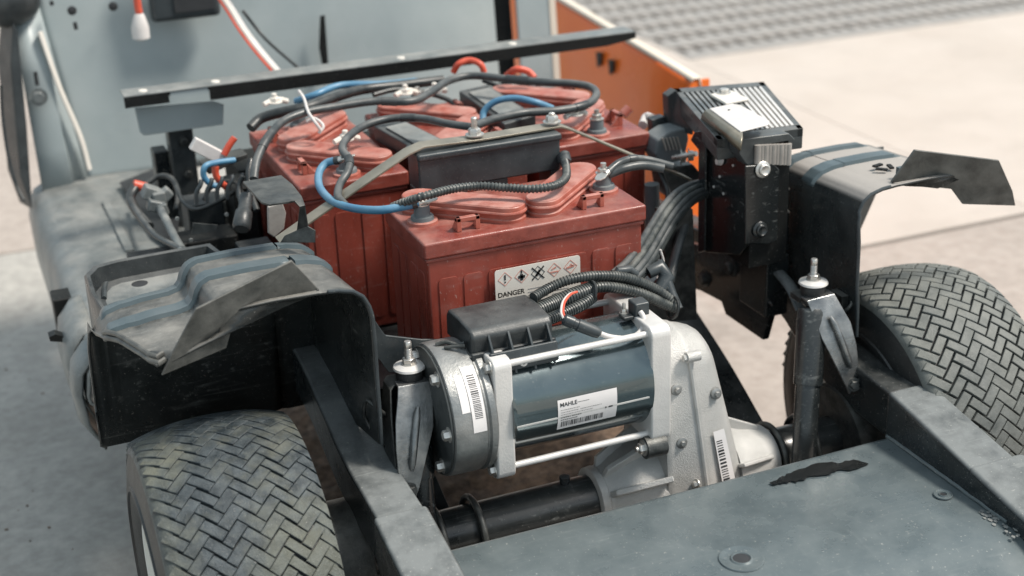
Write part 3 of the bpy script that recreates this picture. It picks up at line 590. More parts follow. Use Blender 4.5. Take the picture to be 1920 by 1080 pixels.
# end-cover labels (curved stickers)
def curved(x0, x1, a0, a1, r, n=20):
    bm = B(); rows = []
    for k in range(n + 1):
        a = math.radians(a0 + (a1 - a0) * k / n); rows.append([(x, MC.y - r * math.cos(a), MC.z + r * math.sin(a)) for x in (x0, x1)])
    loft(bm, rows); return bm
l1 = obj('serial_label', curved(-.262, -.244, 58, 2, .0903), 'label_white', ec, keepn=False); l2 = obj('paper_label', curved(-.274, -.263, 50, 20, .0902), 'label_white', ec)
bm = B(); a = 50
rd = random.Random(5)
while a > 14:
    w = rd.choice((.6, .6, 1.1)); merge(bm, curved(-.258, -.2475, a, a - w, .0906, 1)); a -= w + rd.choice((.7, 1.0))
obj('barcode', bm, 'ink', l1)
# name plate on the body
a0, a1 = 8, -26; xa, xb = -.140, -.0545; Rp = .0772
pl = obj('name_plate', curved(xa, xb, a0 + 3, a1 + 3, Rp), 'label_white', body)
def onp(name, pts_bm):   # wrap flat (x, z) art round the body
    for v in pts_bm.verts:
        a = math.radians(a0 + 3) - (.0) - v.co.z / Rp; v.co = Vector((xa + v.co.x, MC.y - (Rp + .00035) * math.cos(a), MC.z + (Rp + .00035) * math.sin(a)))
    return obj(name, pts_bm, 'ink', pl, smooth=60)
t_ = text_bm('MAHLE', .0078, (.003, 0, 0), (1, 0, 0), (0, 0, 1), 0, .00012)
for v in t_.verts: v.co.z = .0098 - v.co.z
onp('maker_lettering', t_)
bm = B(); rd = random.Random(9)
def flat(x0, x1, z0, z1):
    v = [bm.verts.new((x, 0, z)) for x, z in ((x0, z0), (x1, z0), (x1, z1), (x0, z1))]; bm.faces.new(v)
x = .005
while x < .066: w = rd.choice((.0006, .0006, .0011, .0015)); flat(x, x + w, .0325, .0415); x += w + rd.choice((.0006, .0009, .0013))
onp('barcode', bm)
bm = B()
for z, xs in ((.0145, (.004, .03)), (.0180, (.004, .028, .032, .062)), (.0215, (.004, .05)), (.0255, (.004, .017, .020, .034)), (.0292, (.004, .026))):
    for i in range(0, len(xs), 2):
        x = xs[i]
        while x < xs[i + 1]: w = rd.uniform(.0010, .0030); flat(x, x + w, z, z + (.0012 if z > .024 else .0006)); x += w + .0007
flat(.068, .070, .024, .0265); flat(.073, .079, .024, .0262); flat(.028, .045, .0075, .0080)
onp('print_lines', bm)
# terminal cover on top of the motor, ribbed front skirt
tc = Vector((-.18, .06, .50))
bm = B(); rows = []
for y, z in ((.012, .478), (.010, .500), (.018, .5085), (.060, .511), (.098, .508), (.106, .499), (.108, .47)):
    rows.append([(-.240, y, z), (-.126, y, z)])
V = loft(bm, rows); bm.faces.new([r[0] for r in V]); bm.faces.new([r[1] for r in V][::-1]); cov = obj('terminal_cover', bm, 'black_plastic', mo, bevel=.005, seg=4, smooth=30)
bm = B(); box(bm, (-.2415, .006, .470), (-.124, .012, .480)); obj('cover_rim', bm, 'black_plastic', cov, bevel=.002)
bm = B(); box(bm, (-.222, -.010, .455), (-.128, -.004, .482), rot=Matrix.Rotation(math.radians(-14), 3, 'X')); obj('cover_skirt', bm, 'grey_plastic', cov, bevel=.002)
for k in range(4):
    x = -.218 + k * .0272; bm = B(); poly(bm, [(x, .010, .502), (x, -.006, .480), (x, -.014, .452), (x, .008, .462)], (.003, 0, 0)); obj('rib', bm, 'grey_plastic', cov, bevel=.0005)
bm = B(); lathe(bm, (-.178, -.0085, .463), (0, -1, .35), [(0, .006), (.003, .0055), (.0032, .003), (.001, .0028)], 20); obj('screw', bm, 'zinc', cov)
bm = B(); tube(bm, [(-.242, .03, .487), (-.25, .035, .484), (-.262, .045, .4865), (-.275, .05, .4835)], .003, 8); tube(bm, [(-.245, .02, .488), (-.255, .028, .486), (-.268, .036, .484)], .0025, 8); obj('cable_tie', bm, 'dark_steel', mo)
# speed sensor on the front plate
se = B(); box(se, (-.002, .020, .476), (.020, .044, .497)); sn = obj('speed_sensor', se, 'grey_plastic', mo, bevel=.003)
bm = B(); box(bm, (-.018, .022, .474), (-.002, .040, .480)); obj('sensor_foot', bm, 'black_plastic', sn, bevel=.002)
bm = B(); hexbolt(bm, (-.011, .036, .480), (0, 0, 1), .0045, .005, True, .008); obj('sensor_bolt', bm, 'zinc', sn)

# ------------------------------------------------------------------ transaxle
ta = thing('transaxle', 'pale cast aluminium gear housing with black axle tubes to both wheels', 'transaxle', (.1, 0, .225))
AY, AZ = .050, .194
def housing_section(x, k, dy=0):
    k1 = k * (1 if x < .08 else 1 - 2.5 * (x - .08))
    c1 = Vector((MC.y + .005, MC.z - .008)); c2 = Vector((AY, AZ)); r1 = .058 * k1; r2 = .076 * k; out = []
    d = c2 - c1; ang = math.atan2(d.y, d.x)
    off = math.acos((r1 - r2) / d.length)
    for i in range(15): a = ang + off + (2 * PI - 2 * off) * i / 14; out.append((x, c1.x + r1 * math.cos(a), c1.y + r1 * math.sin(a)))
    for i in range(15): a = ang - off + 2 * off * i / 14; out.append((x, c2.x + r2 * math.cos(a), c2.y + r2 * math.sin(a)))
    return [(x + max(0, x - .03) / .1 * (.30 - z) * .20, y, z) for x, y, z in out]
bm = B(); loft(bm, [housing_section(x, k) for x, k in ((.0285, .96), (.032, .99), (.036, 1.0), (.074, 1.0), (.078, 1.02), (.086, 1.02), (.090, .985), (.108, .96), (.124, .90), (.134, .80), (.139, .66), (.141, .45))], closed=True, cap=True)
hs = obj('gear_housing', bm, 'cast_aluminium', ta, smooth=45)
for a in (150,):
    a = math.radians(a); p = Vector((.050, MC.y + .064 * math.cos(a), MC.z - .008 + .064 * math.sin(a))); bm = B(); lathe(bm, p, (1, 0, 0), [(.012, .0075), (.030, .0075)], 16); hexbolt(bm, p + Vector((.012, 0, 0)), (-1, 0, 0), .0052, .005); obj('housing_bolt', bm, 'cast_aluminium', hs)
for z, y in ((.262, -.078), (.228, -.080), (.196, -.075)):
    bm = B(); p = Vector((.070, y + AY, z - .033)); hexbolt(bm, p, (-1, 0, 0), .005, .006); obj('housing_bolt', bm, 'zinc', hs)
bm = B(); lathe(bm, (-.060, AY, AZ), (1, 0, 0), [(0, .043), (.002, .047), (.012, .0480), (.014, .0460), (.022, .0485), (.034, .056), (.050, .064), (.066, .071), (.088, .076), (.110, .078)], 48); obj('left_bell', bm, 'cast_aluminium', ta, smooth=45)
bm = B(); lathe(bm, (.150, AY, AZ), (1, 0, 0), [(0, .070), (.010, .066), (.03, .058), (.05, .053), (.060, .050), (.074, .049), (.078, .046)], 48); obj('right_bell', bm, 'cast_aluminium', ta, smooth=45)
for a in (72, 108, 146, 184):    # cast webs on the left bell
    a = math.radians(a); u = Vector((0, math.cos(a), math.sin(a))); t_ = Vector((0, -math.sin(a), math.cos(a))) * .0045; c = Vector((0, AY, AZ)); bm = B()
    P = [c + Vector((-.046, 0, 0)) + u * .044, c + Vector((-.042, 0, 0)) + u * .060, c + Vector((.030, 0, 0)) + u * .100, c + Vector((.034, 0, 0)) + u * .055]
    poly(bm, [p - t_ for p in P], t_ * 2); obj('casting_web', bm, 'cast_aluminium', ta, bevel=.002, seg=2)
for a in (90, 150, 30):
    a = math.radians(a); u = Vector((0, math.cos(a), math.sin(a))); t_ = Vector((0, -math.sin(a), math.cos(a))) * .003; c = Vector((0, AY, AZ)); bm = B()
    P = [c + Vector((.145, 0, 0)) + u * .09, c + Vector((.145, 0, 0)) + u * .05, c + Vector((.215, 0, 0)) + u * .045, c + Vector((.212, 0, 0)) + u * .056]
    poly(bm, [p - t_ for p in P], t_ * 2); obj('casting_web', bm, 'cast_aluminium', ta, bevel=.002)
# mounting ear, bolt and dark plate below the motor
bm = B(); p = Vector((0.0020, -0.0200, 0.3018)); lathe(bm, p + Vector((-.012, 0, 0)), (1, 0, 0), [(0, .016), (.03, .016)], 28); obj('mount_bush', bm, 'dark_steel', ta)
bm = B(); hexbolt(bm, p + Vector((-.012, -.0, 0)), (-1, 0, 0), .008, .007, True, .004); obj('mount_bolt', bm, 'zinc', ta)
bm = B(); P = [(-0.0165, 0.0700, 0.2596), (0.0517, 0.0700, 0.2541), (0.0543, 0.0700, 0.2227), (-0.0001, 0.0700, 0.1968), (-0.0554, 0.0700, 0.1935), (-0.0484, 0.0700, 0.2093)]; poly(bm, P, (0, .004, 0)); obj('mount_plate', bm, 'alu_dark', ta, bevel=.001)
# casting mark, embossed pads, paper barcode
def on_front(x, f, lift):      # point on the flat camera-side face of the housing
    q_ = housing_section(x, 1.0); a_ = Vector(q_[14]); b_ = Vector(q_[15]); d_ = (b_ - a_).normalized(); nn = Vector((0, d_.z, -d_.y)); nn = nn if nn.y < 0 else -nn
    return a_.lerp(b_, f) + nn * lift
bm = B(); poly(bm, [on_front(.0995, .50, .0022), on_front(.1175, .50, .0022), on_front(.1175, .97, .0022), on_front(.0995, .97, .0022)]); l3 = obj('housing_label', bm, 'label_white', ta)
bm = B(); rd = random.Random(2); f = .58
while f < .90:
    w = rd.choice((.008, .008, .016)); poly(bm, [on_front(.1015, f, .0026), on_front(.1105, f, .0026), on_front(.1105, f + w, .0026), on_front(.1015, f + w, .0026)]); f += w + rd.choice((.009, .013))
obj('barcode', bm, 'ink', l3)
for x, f in ((.048, .10), (.050, .52), (.060, .92), (.118, .22)):
    bm = B(); p = on_front(x, f, -.003); d_ = on_front(x, f, 1) - on_front(x, f, 0); lathe(bm, p, d_, [(0, .0085), (.005, .0080), (.006, .006)], 20); hexbolt(bm, p + d_.normalized() * .006, d_, .0042, .004, False); obj('housing_bolt', bm, 'alu_dark', hs)
for x in (.079,):
    bm = B(); sweep(bm, [on_front(x, f / 10, .0005) for f in range(-1, 11)], .0035, 8); obj('parting_rib', bm, 'cast_aluminium', hs)
for xa_, xb_, sgn in ((-.42, -.052, -1), (.222, .40, 1)):
    bm = B(); lathe(bm, (xa_, AY, AZ), (1, 0, 0), [(0, .0375), (xb_ - xa_, .0375)], 40, cap=True); at_ = obj('axle_tube', bm, 'black_gloss', ta)
    if sgn < 0:
        bm = B(); lathe(bm, (-.098, AY, AZ + .037), (0, 0, 1), [(0, .006), (.004, .0075), (.012, .0075), (.013, .0055)], 16); obj('breather_cap', bm, 'black_plastic', at_)
    for xx in ((-.292, -.236) if sgn < 0 else (.236, .292)):
        bm = B(); P = [(xx, AY + .046 * math.cos(math.radians(a)), AZ + (.046 * math.sin(math.radians(a)) if a <= 180 else 0)) for a in range(0, 181, 15)]
        P = [(xx, AY + .046, .13)] + P + [(xx, AY - .046, .13)]; tube(bm, P, .0050, 10, 3); obj('u_bolt', bm, 'dark_steel', at_)
bm = B(); lathe(bm, (.34, AY, AZ), (1, 0, 0), [(0, .085), (.05, .085), (.055, .07)], 40); obj('brake_drum', bm, 'dark_steel', ta)
bm = B(); lathe(bm, (-.45, AY, AZ), (1, 0, 0), [(0, .085), (.05, .085), (.055, .07)], 40); obj('brake_drum', bm, 'dark_steel', ta)

# ------------------------------------------------------------------ wheel-well liners
PROF = [(.363, .37), (.361, .45), (.3594, .545), (.362, .560), (.369, .574), (.381, .583), (.400, .588), (.425, .590), (.48, .591), (.533, .589), (.543, .584), (.549, .575), (.553, .563), (.560, .555), (.575, .551), (.61, .549), (.640, .545), (.658, .538), (.670, .525), (.680, .50), (.686, .46), (.689, .38), (.690, .315)]
def well(x, t, s, up=0):
    """surface point of the liner for profile index value x (float) and depth t 0..1"""
    i = min(int(x), len(PROF) - 2); f = x - i; px = PROF[i][0] * (1 - f) + PROF[i + 1][0] * f; pz = PROF[i][1] * (1 - f) + PROF[i + 1][1] * f
    if px < .60: y0 = .040
    elif px < .668: y0 = .040 - .022 * (px - .6) / .03 if px < .63 else .018 + .150 * (px - .63) / .038
    else: y0 = min(.290, .168 + max(0, px - .670) / .012 * .12)
    if i < 3: y0 = .030 + .010 * i / 3
    y = y0 + (.298 - y0) * t
    pxx = px + (.012 * t if px < .42 else 0)
    pz2 = pz - .020 * t * (1 if pz > .5 else 0) + (-.04 * t if pz < .4 and px < .4 else 0)
    if t > .86 and pz > .5: pz2 -= .014 * ((t - .86) / .14) ** 2
    if i >= 18: pz2 = max(pz2, .43 - .13 * t - .02 * (i - 18))
    return Vector((s * pxx, y, pz2 + up))
def wall_low(v, s): return (v.co.x, .300, .31)
def fender(s, label):
    t = thing('wheel_well_liner', label, 'wheel well liner', (s * .52, .16, .31), 'black plastic liners over the rear wheels')
    bm = B(); n = len(PROF)
    last = 66 if s < 0 else 27
    rows = [[well(i * (n - 1) / 66, tt, s) for i in range(last + 1)] for tt in [0, .01, .1, .2, .3, .4, .5, .6, .7, .8, .86, .92, .96, 1]]
    V = loft(bm, rows)
    bot = [bm.verts.new((v.co.x, .300, .31)) for v in V[-1]]
    for i in range(last if s < 0 else 0): bm.faces.new((V[-1][i], V[-1][i + 1], bot[i + 1], bot[i]))
    if s > 0:       # cut-away front wall of the right liner
        poly(bm, [(.376, .300, .30), (.376, .300, .52), (.39, .300, .552), (.42, .300, .556), (.589, .300, .550), (.587, .300, .486), (.545, .300, .395), (.552, .300, .30)])
    sh = obj('shell', bm, 'fender_plastic' if s < 0 else 'fender_painted_sheen', t, solid=.0035, smooth=45)
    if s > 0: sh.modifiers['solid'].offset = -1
    # raised bars that run over the step
    for yc, a, b, hw in ((.185, 3.4, 18.0 if s < 0 else 8.9, .0165), (.268, 3.2, 17.6 if s < 0 else 8.9, .0165)):
        bm = B(); rows = []
        for k in range(61):
            i = a + (b - a) * k / 60; e = min(1, min(k, 60 - k) / 3.0)
            row = []
            for dy, up in ((-hw, -.001), (-hw + .0025, .0055 * e), (0, .0058 * e), (hw - .0025, .0055 * e), (hw, -.001)):
                p = well(i, 0, s); y0 = p.y; tt = (yc + dy - y0) / (.298 - y0); q_ = well(i, max(0, tt), s)
                q2 = well(min(i + .1, 21.9), max(0, tt), s); q1 = well(max(i - .1, 0), max(0, tt), s); d = (q2 - q1); nn = Vector((-d.z, 0, d.x)) if s > 0 else Vector((d.z, 0, -d.x)); nn.normalize()
                row.append(q_ + nn * up)
            rows.append(row)
        loft(bm, rows); obj('stiffening_bar', bm, 'ridge_plastic', sh, smooth=60)
    # rear flange rim and folded hanging tab
    bm = B(); sweep(bm, [well(i * .5, 0, s) + Vector((0, -.0005, 0)) for i in range(0, 14)], .0026, 8); obj('rolled_edge', bm, 'grey_plastic', sh)
    for off in ((0, 0, .0), (.0, .010, .004)) if s < 0 else ():
        bm = B(); sweep(bm, [well(15.3 + i * .25, 0, s) + Vector((s * off[0] - s * .000, off[1], off[2])) for i in range(0, 12)], .0034, 8); obj('rolled_edge', bm, 'tab_plastic', sh)
    P = [(.4211, .0500, .590), (.4525, .0424, .636), (.5776, .0115, .6096), (.612, .016, .556), (.6258, .0225, .529), (.5433, .0402, .5398), (.5306, .052, .5616), (.500, .049, .5700), (.499, .050, .5775), (.494, .050, .578), (.492, .050, .5715), (.46, .050, .580)]
    bm = B(); poly(bm, [(s * x, y, z) for x, y, z in P], (0, .0035, .001)); obj('hanging_tab', bm, 'tab_plastic', t, bevel=.0012)
    bm = B(); rows = []
    for k in range(9 if s < 0 else 4):
        f = k / 8; a = Vector(P[0]).lerp(Vector((.612, .020, .545)), f); w = well(7 + f * 9, .0, 1); rows.append([(s * a.x, a.y, a.z), (s * w.x, w.y + .004, w.z)])
    loft(bm, rows); obj('tab_web', bm, 'fender_plastic', t, solid=.003)
    bm = B(); box(bm, (s * .452 - .011, .060, .586), (s * .452 + .011, .068, .606)); obj('latch', bm, 'ridge_plastic', t, bevel=.001)
    bm = B()
    for k in range(3):
        a = math.radians(90 + k * 120 - 25); c = Vector((s * .452, .112, .5925 - .003)); p0 = c + Vector((math.cos(a), math.sin(a), 0)) * .0135; a2 = a + math.radians(76); p1 = c + Vector((math.cos(a2), math.sin(a2), 0)) * .0135
        d = (p1 - p0).normalized(); nn = Vector((-d.y, d.x, 0)) * .0032; poly(bm, [p0 + nn, p0 - nn, p1 - nn, p1 + nn], (0, 0, .0028))
    obj('recycling_mark', bm, 'fender_inner', sh)
    return t
fender(-1, 'black plastic wheel well liner over the left tyre, dusty stepped top')
fender(1, 'black plastic wheel well liner by the right tyre, tall dark side facing in')
# hook bracket clipped to the left liner
bm = B()
pl_ = [(-0.4492, 0.3028, 0.6600), (-0.3989, 0.3036, 0.6600), (-0.3906, 0.2360, 0.6600), (-0.3950, 0.1599, 0.6550), (-0.3700, 0.2620, 0.5841), (-0.3682, 0.2620, 0.5713)]
pr_ = [(-0.4514, 0.2043, 0.6600), (-0.4397, 0.1887, 0.6600), (-0.4103, 0.1938, 0.6600), (-0.4101, 0.1454, 0.6550), (-0.3922, 0.2350, 0.6002), (-0.4088, 0.2350, 0.5878)]
A1 = [Vector(p) for p in ((-0.4487, 0.3141, 0.6550), (-0.3948, 0.3158, 0.6550), (-0.3909, 0.2701, 0.6550), (-0.3911, 0.2202, 0.6530), (-0.3914, 0.2056, 0.6450), (-0.3903, 0.2100, 0.6135), (-0.3807, 0.2100, 0.6065), (-0.3823, 0.2100, 0.5893))]
A2 = [Vector(p) for p in ((-0.4460, 0.2173, 0.6550), (-0.4386, 0.2040, 0.6550), (-0.4142, 0.2025, 0.6550), (-0.4043, 0.2083, 0.6530), (-0.3994, 0.2028, 0.6450), (-0.3982, 0.2400, 0.5996), (-0.4156, 0.2400, 0.5950), (-0.4223, 0.2400, 0.5863))]
loft(bm, [[a, b] for a, b in zip(A1, A2)]); hb = obj('hook_bracket', bm, 'dark_steel', None, solid=.0028, bevel=.0008, smooth=70); tag(hb, 'dark scratched metal hook bracket rising behind the left wheel liner', 'bracket')

# ------------------------------------------------------------------ hold-down strap, black box
bm = B(); C_ = [Vector(p) for p in ((-0.4054, 0.3350, 0.5546), (-0.3566, 0.3350, 0.5797), (-0.2581, 0.3350, 0.6297), (-0.2068, 0.3350, 0.6551), (-0.1831, 0.3370, 0.6613), (-0.0917, 0.3400, 0.6579), (0.0340, 0.3450, 0.6575), (0.0479, 0.3470, 0.6517), (0.1387, 0.3520, 0.6014), (0.2629, 0.3570, 0.5334))]
rows = []
for i, p in enumerate(C_): rows.append([p + Vector((0, -.014, 0)), p + Vector((0, .014, 0))])
loft(bm, rows); st = obj('hold_down_strap', bm, 'brass_strap', None, solid=.003, bevel=.0006); tag(st, 'bent flat metal strap running across the batteries over the black box', 'strap')
bx = thing('junction_box', 'long grey-black plastic box hanging under the metal strap between batteries', 'box', (-0.0736, 0.3500, 0.5998))
bm = B(); a = Vector((-0.1955, 0.3180, 0.6581)); b = Vector((0.0261, 0.3180, 0.6510)); x0, x1 = a.x, b.x; zt = .655
box(bm, (x0, .318, zt - .060), (x1, .368, zt - .004)); obj('box_body', bm, 'grey_plastic', bx, bevel=.003, seg=3)
bm = B(); box(bm, (x0 - .002, .314, zt - .014), (x1 + .002, .372, zt - .003)); obj('box_lid', bm, 'grey_plastic', bx, bevel=.004, seg=3)
for u0, u1, d in ((0, .115, .03), (.19, .33, .022), (.42, .62, .02), (.93, 1, .03)):
    bm = B(); box(bm, (x0 + (x1 - x0) * u0, .320, zt - .06 - d), (x0 + (x1 - x0) * u1, .366, zt - .060)); obj('box_foot', bm, 'black_plastic', bx, bevel=.002)
bm = B(); cyl(bm, (0.0256, 0.3000, 0.6110), Vector((0.0308, 0.3150, 0.6183)), .0085); p = Vector((0.0284, 0.3100, 0.6134)); lathe(bm, p, (0, -.5, -1), [(-.008, .0095), (.004, .0105), (.006, .0085)], 20); obj('gland', bm, 'grey_plastic', bx)
for u, v in ((890, 250), (1035, 222)):
    p = Vector((-0.0999, 0.3400, 0.6607)) if u == 890 else Vector((0.0254, 0.3450, 0.6604)); bm = B(); hexbolt(bm, p + Vector((0, 0, .001)), (0, 0, 1), .0095, .009, True, .016 if u == 890 else .004); obj('strap_bolt', bm, 'zinc', st)
for k in range(2):
    bm = B(); c = Vector((-0.2586, 0.5035, 0.6000)) if 0 else None
    bm.free()

# black fuse boxes with pale tops on the middle battery
for pts, lab in ((((-0.1684, 0.6243, 0.6120), (-0.1158, 0.6400, 0.6120), (-0.0821, 0.4148, 0.6120), (-0.1420, 0.4032, 0.6120)), 'black fuse holder with pale dusty top left of the middle battery caps'),
                 (((0.0280, 0.7540, 0.6120), (0.0885, 0.7679, 0.6120), (0.0866, 0.5501, 0.6120), (0.0210, 0.5279, 0.6120)), 'black fuse holder with pale dusty top behind the blue cable arch')):
    t = thing('fuse_holder', lab, 'fuse holder', pts[0], 'fuse holders lying on the batteries')
    bm = B(); poly(bm, pts, (0, 0, -.026)); obj('holder_body', bm, 'black_plastic', t, bevel=.003)
    c = sum((Vector(p) for p in pts), Vector()) / 4; bm = B(); poly(bm, [c + (Vector(p) - c) * .72 + Vector((0, 0, .0005)) for p in pts], (0, 0, .003)); obj('holder_lid', bm, 'deck_grey', t, bevel=.001)

# ------------------------------------------------------------------ controller tower on the right
ct = thing('controller_tower', 'black steel upright with white plate and bolts beside the right liner', 'bracket', (.30, .30, .37))
bm = B()
poly(bm, [(0.2620, 0.3191, 0.6368), (0.2620, 0.2917, 0.6522), (0.2620, 0.2026, 0.6189), (0.2620, 0.1930, 0.6085), (0.2620, 0.1776, 0.6014), (0.2620, 0.1715, 0.4833), (0.2620, 0.1948, 0.4580), (0.2620, 0.2909, 0.4278), (0.2620, 0.3129, 0.4237)], (.006, 0, 0)); obj('face_plate', bm, 'black_gloss', ct, bevel=.002)
bm = B()
poly(bm, [(0.2549, 0.1720, 0.6058), (0.3018, 0.1720, 0.6033), (0.3132, 0.1720, 0.5916), (0.3141, 0.1720, 0.4788), (0.2994, 0.1720, 0.4763), (0.2587, 0.1720, 0.4837)], (0, .004, 0)); fl = obj('bolt_flange', bm, 'black_gloss', ct, bevel=.003, seg=3)
bm = B(); box(bm, (.270, .18, .44), (.335, .30, .60)); obj('tower_core', bm, 'fender_inner', ct)
bm = B(); box(bm, (.315, .20, .34), (.355, .28, .44)); obj('tower_foot', bm, 'frame_black', ct, bevel=.003)
for p, m_ in (((0.2827, 0.1700, 0.5971), 'zinc'), ((0.2815, 0.1700, 0.5032), 'black_gloss')):
    bm = B(); p = Vector(p); lathe(bm, p, (0, -1, .15), [(0, .0125), (.0015, .0125), (.003, .0105)], 24); lathe(bm, p + Vector((0, -.002, 0)), (0, -1, .15), [(0, .009), (.005, .0088), (.006, .007), (.0045, .005)], 20); obj('flange_bolt', bm, m_, fl)
bm = B(); poly(bm, [(0.2580, 0.3361, 0.6013), (0.2580, 0.3231, 0.6185), (0.2580, 0.3034, 0.6254), (0.2580, 0.2884, 0.6193), (0.2580, 0.2857, 0.4339), (0.2580, 0.3074, 0.4227), (0.2580, 0.3107, 0.5928)], (-.004, 0, 0)); obj('edge_channel', bm, 'frame_grey', ct, bevel=.002)
bm = B(); cx = Vector((0.2600, 0.2539, 0.5914)); lathe(bm, cx + Vector((0, 0, .004)), (-1, 0, 0), [(0, .012), (.001, .012)], 20); lathe(bm, cx + Vector((0, 0, -.002)), (-1, 0, 0), [(.001, .0060), (.006, .005)], 6); obj('slot_bolt', bm, 'alu_light', ct)
for p in ((0.2610, 0.2546, 0.5649), (0.2610, 0.2716, 0.5435), (0.2610, 0.2425, 0.5413), (0.2610, 0.2165, 0.5936)):
    bm = B(); lathe(bm, p, (-1, 0, 0), [(0, .0022), (.0016, .002)], 10); obj('rivet', bm, 'alu_light', ct)
# slanted hood and white plate
bm = B(); H0 = [Vector(p) for p in ((0.2620, 0.3191, 0.6360), (0.2540, 0.3004, 0.6520), (0.2544, 0.2916, 0.6600), (0.2636, 0.2916, 0.6620))]; H1 = [Vector(p) for p in ((0.2620, 0.2023, 0.6140), (0.2240, 0.1386, 0.6520), (0.2307, 0.1460, 0.6600), (0.2432, 0.1640, 0.6620))]
loft(bm, [[a, b] for a, b in zip(H0, H1)]); obj('hood', bm, 'brass_strap', ct, solid=.003, smooth=60)
bm = B(); poly(bm, [(0.2467, 0.1780, 0.6458), (0.3311, 0.1780, 0.6428), (0.3426, 0.1780, 0.6313), (0.3231, 0.1780, 0.6179), (0.3164, 0.1780, 0.6042), (0.2622, 0.1780, 0.6029), (0.2473, 0.1780, 0.6231)], (0, .03, 0)); obj('skirt', bm, 'cable_grey', ct, bevel=.002)
W_ = [(0.2605, 0.2894, 0.6630), (0.3028, 0.2955, 0.6630), (0.3110, 0.2841, 0.6630), (0.3044, 0.1901, 0.6630), (0.2924, 0.1751, 0.6630), (0.2402, 0.1649, 0.6630)]
bm = B(); poly(bm, W_, (0, 0, -.0025)); wp = obj('white_plate', bm, 'white_plastic', ct, bevel=.0012)
bm = B(); lathe(bm, (0.2808, 0.2659, 0.6635), (0, 0, 1), [(0, .0018), (.0006, .0018)], 10); obj('plate_hole', bm, 'ink', wp)
# corrugated relay body below the plate
bm = B(); a = Vector((0.3403, 0.3300, 0.5905)); 
for k in range(9):
    f = k / 8; x = .352 + .052 * f; cyl(bm, (x - .075, .176, .634 - .006 * f), (x - .075, .176, .606 - .01 * f), .0042 if k % 2 else .0052, 10)
box(bm, (.276, .178, .60), (.33, .20, .632)); obj('relay', bm, 'grate_metal', ct)
bm = B(); poly(bm, [(0.3114, 0.2000, 0.5653), (0.3485, 0.2000, 0.5677), (0.3539, 0.2000, 0.4462), (0.3215, 0.2000, 0.4478)], (0, .10, 0)); obj('relay_box', bm, 'frame_black', ct, bevel=.003)
for v in (0, 1):
    bm = B(); p = Vector((0.3279, 0.1900, 0.5530)) if v == 0 else Vector((0.3294, 0.1900, 0.5163)); tube(bm, [p, p + Vector((.006, -.004, .004)), p + Vector((.014, 0, -.002))], .002, 8); obj('wire_clip', bm, 'zinc', ct)
# finned controller lying behind
fc = thing('motor_controller', 'pale finned aluminium controller block tilted on top of the black upright', 'controller', (.33, .36, .60))
Q = [Vector(p) for p in ((0.3069, 0.4898, 0.6400), (0.4567, 0.4531, 0.6400), (0.3684, 0.1986, 0.6400), (0.2287, 0.2094, 0.6400))]
def qq(u, v, dz=0): return Q[0].lerp(Q[1], u).lerp(Q[3].lerp(Q[2], u), v) + Vector((0, 0, dz))
bm = B(); poly(bm, [q_ + Vector((0, 0, -.012)) for q_ in Q], (0, 0, -.020)); obj('base_block', bm, 'cable_grey', fc, bevel=.002)
bm = B()
for u0, u1, v0, v1 in ((0, 1, 0, .09), (0, 1, .93, 1), (0, .07, 0, 1), (.93, 1, 0, 1)): poly(bm, [qq(u0, v0), qq(u1, v0), qq(u1, v1), qq(u0, v1)], (0, 0, -.013))
obj('outer_frame', bm, 'cable_grey', fc, bevel=.001)
for k in range(15):
    u = .09 + k * .058; bm = B(); poly(bm, [qq(u, .10), qq(u + .030, .10), qq(u + .030, .92), qq(u, .92)], (0, 0, -.012)); obj('fin', bm, 'alu_light' if k > 8 else 'alu_dark', fc)
bm = B(); poly(bm, [qq(.30, .24, .001), qq(.56, .20, .001), qq(.66, .40, .001), qq(.38, .45, .001)], (0, 0, .005)); obj('mount_pad', bm, 'label_cream', fc, bevel=.002)
bm = B(); hexbolt(bm, qq(.45, .25, .006), (0, 0, 1), .008, .006); obj('pad_bolt', bm, 'zinc', fc)
bm = B(); poly(bm, [(0.2811, 0.4600, 0.6381), (0.2966, 0.4600, 0.6466), (0.2951, 0.4000, 0.6200), (0.2956, 0.4000, 0.5846), (0.2844, 0.4600, 0.5838)], (0, .02, 0)); obj('end_cap', bm, 'black_plastic', fc, bevel=.002)
# solenoid between the batteries and the tower
so = thing('solenoid', 'grey ribbed solenoid with bolts between the right battery and black upright', 'solenoid', (0.2685, 0.4200, 0.4973))
bm = B(); poly(bm, [(0.2408, 0.4200, 0.5812), (0.2658, 0.4200, 0.5917), (0.2968, 0.4200, 0.5925), (0.2991, 0.4200, 0.5724), (0.2916, 0.4200, 0.5392), (0.2487, 0.4200, 0.5369), (0.2370, 0.4200, 0.5568)], (0, .045, 0)); sb = obj('solenoid_body', bm, 'foam_blue', so, bevel=.004, seg=3)
for k in range(5):
    bm = B(); p = Vector((0.2474, 0.4180, 0.5808)) + Vector((.0065 * k, 0, .003 - .0005 * k)); poly(bm, [p, p + Vector((.003, 0, 0)), p + Vector((.010, 0, -.022)), p + Vector((.007, 0, -.022))], (0, -.003, 0)); obj('moulded_rib', bm, 'grate_metal', sb)
bm = B(); cyl(bm, (0.2592, 0.4000, 0.5536), (0.2794, 0.3600, 0.5688), .0042, 12); hexbolt(bm, (0.2727, 0.4000, 0.5533), (1, -.5, 0), .0095, .008); hexbolt(bm, (0.2780, 0.3850, 0.5585), (1, -.5, 0), .0085, .008); obj('solenoid_stud', bm, 'zinc', so)
bm = B(); poly(bm, [(0.2573, 0.4700, 0.5987), (0.2827, 0.4700, 0.6014), (0.2868, 0.4700, 0.5763), (0.2612, 0.4700, 0.5646)], (0, .02, 0)); obj('solenoid_cap', bm, 'black_plastic', so, bevel=.002)
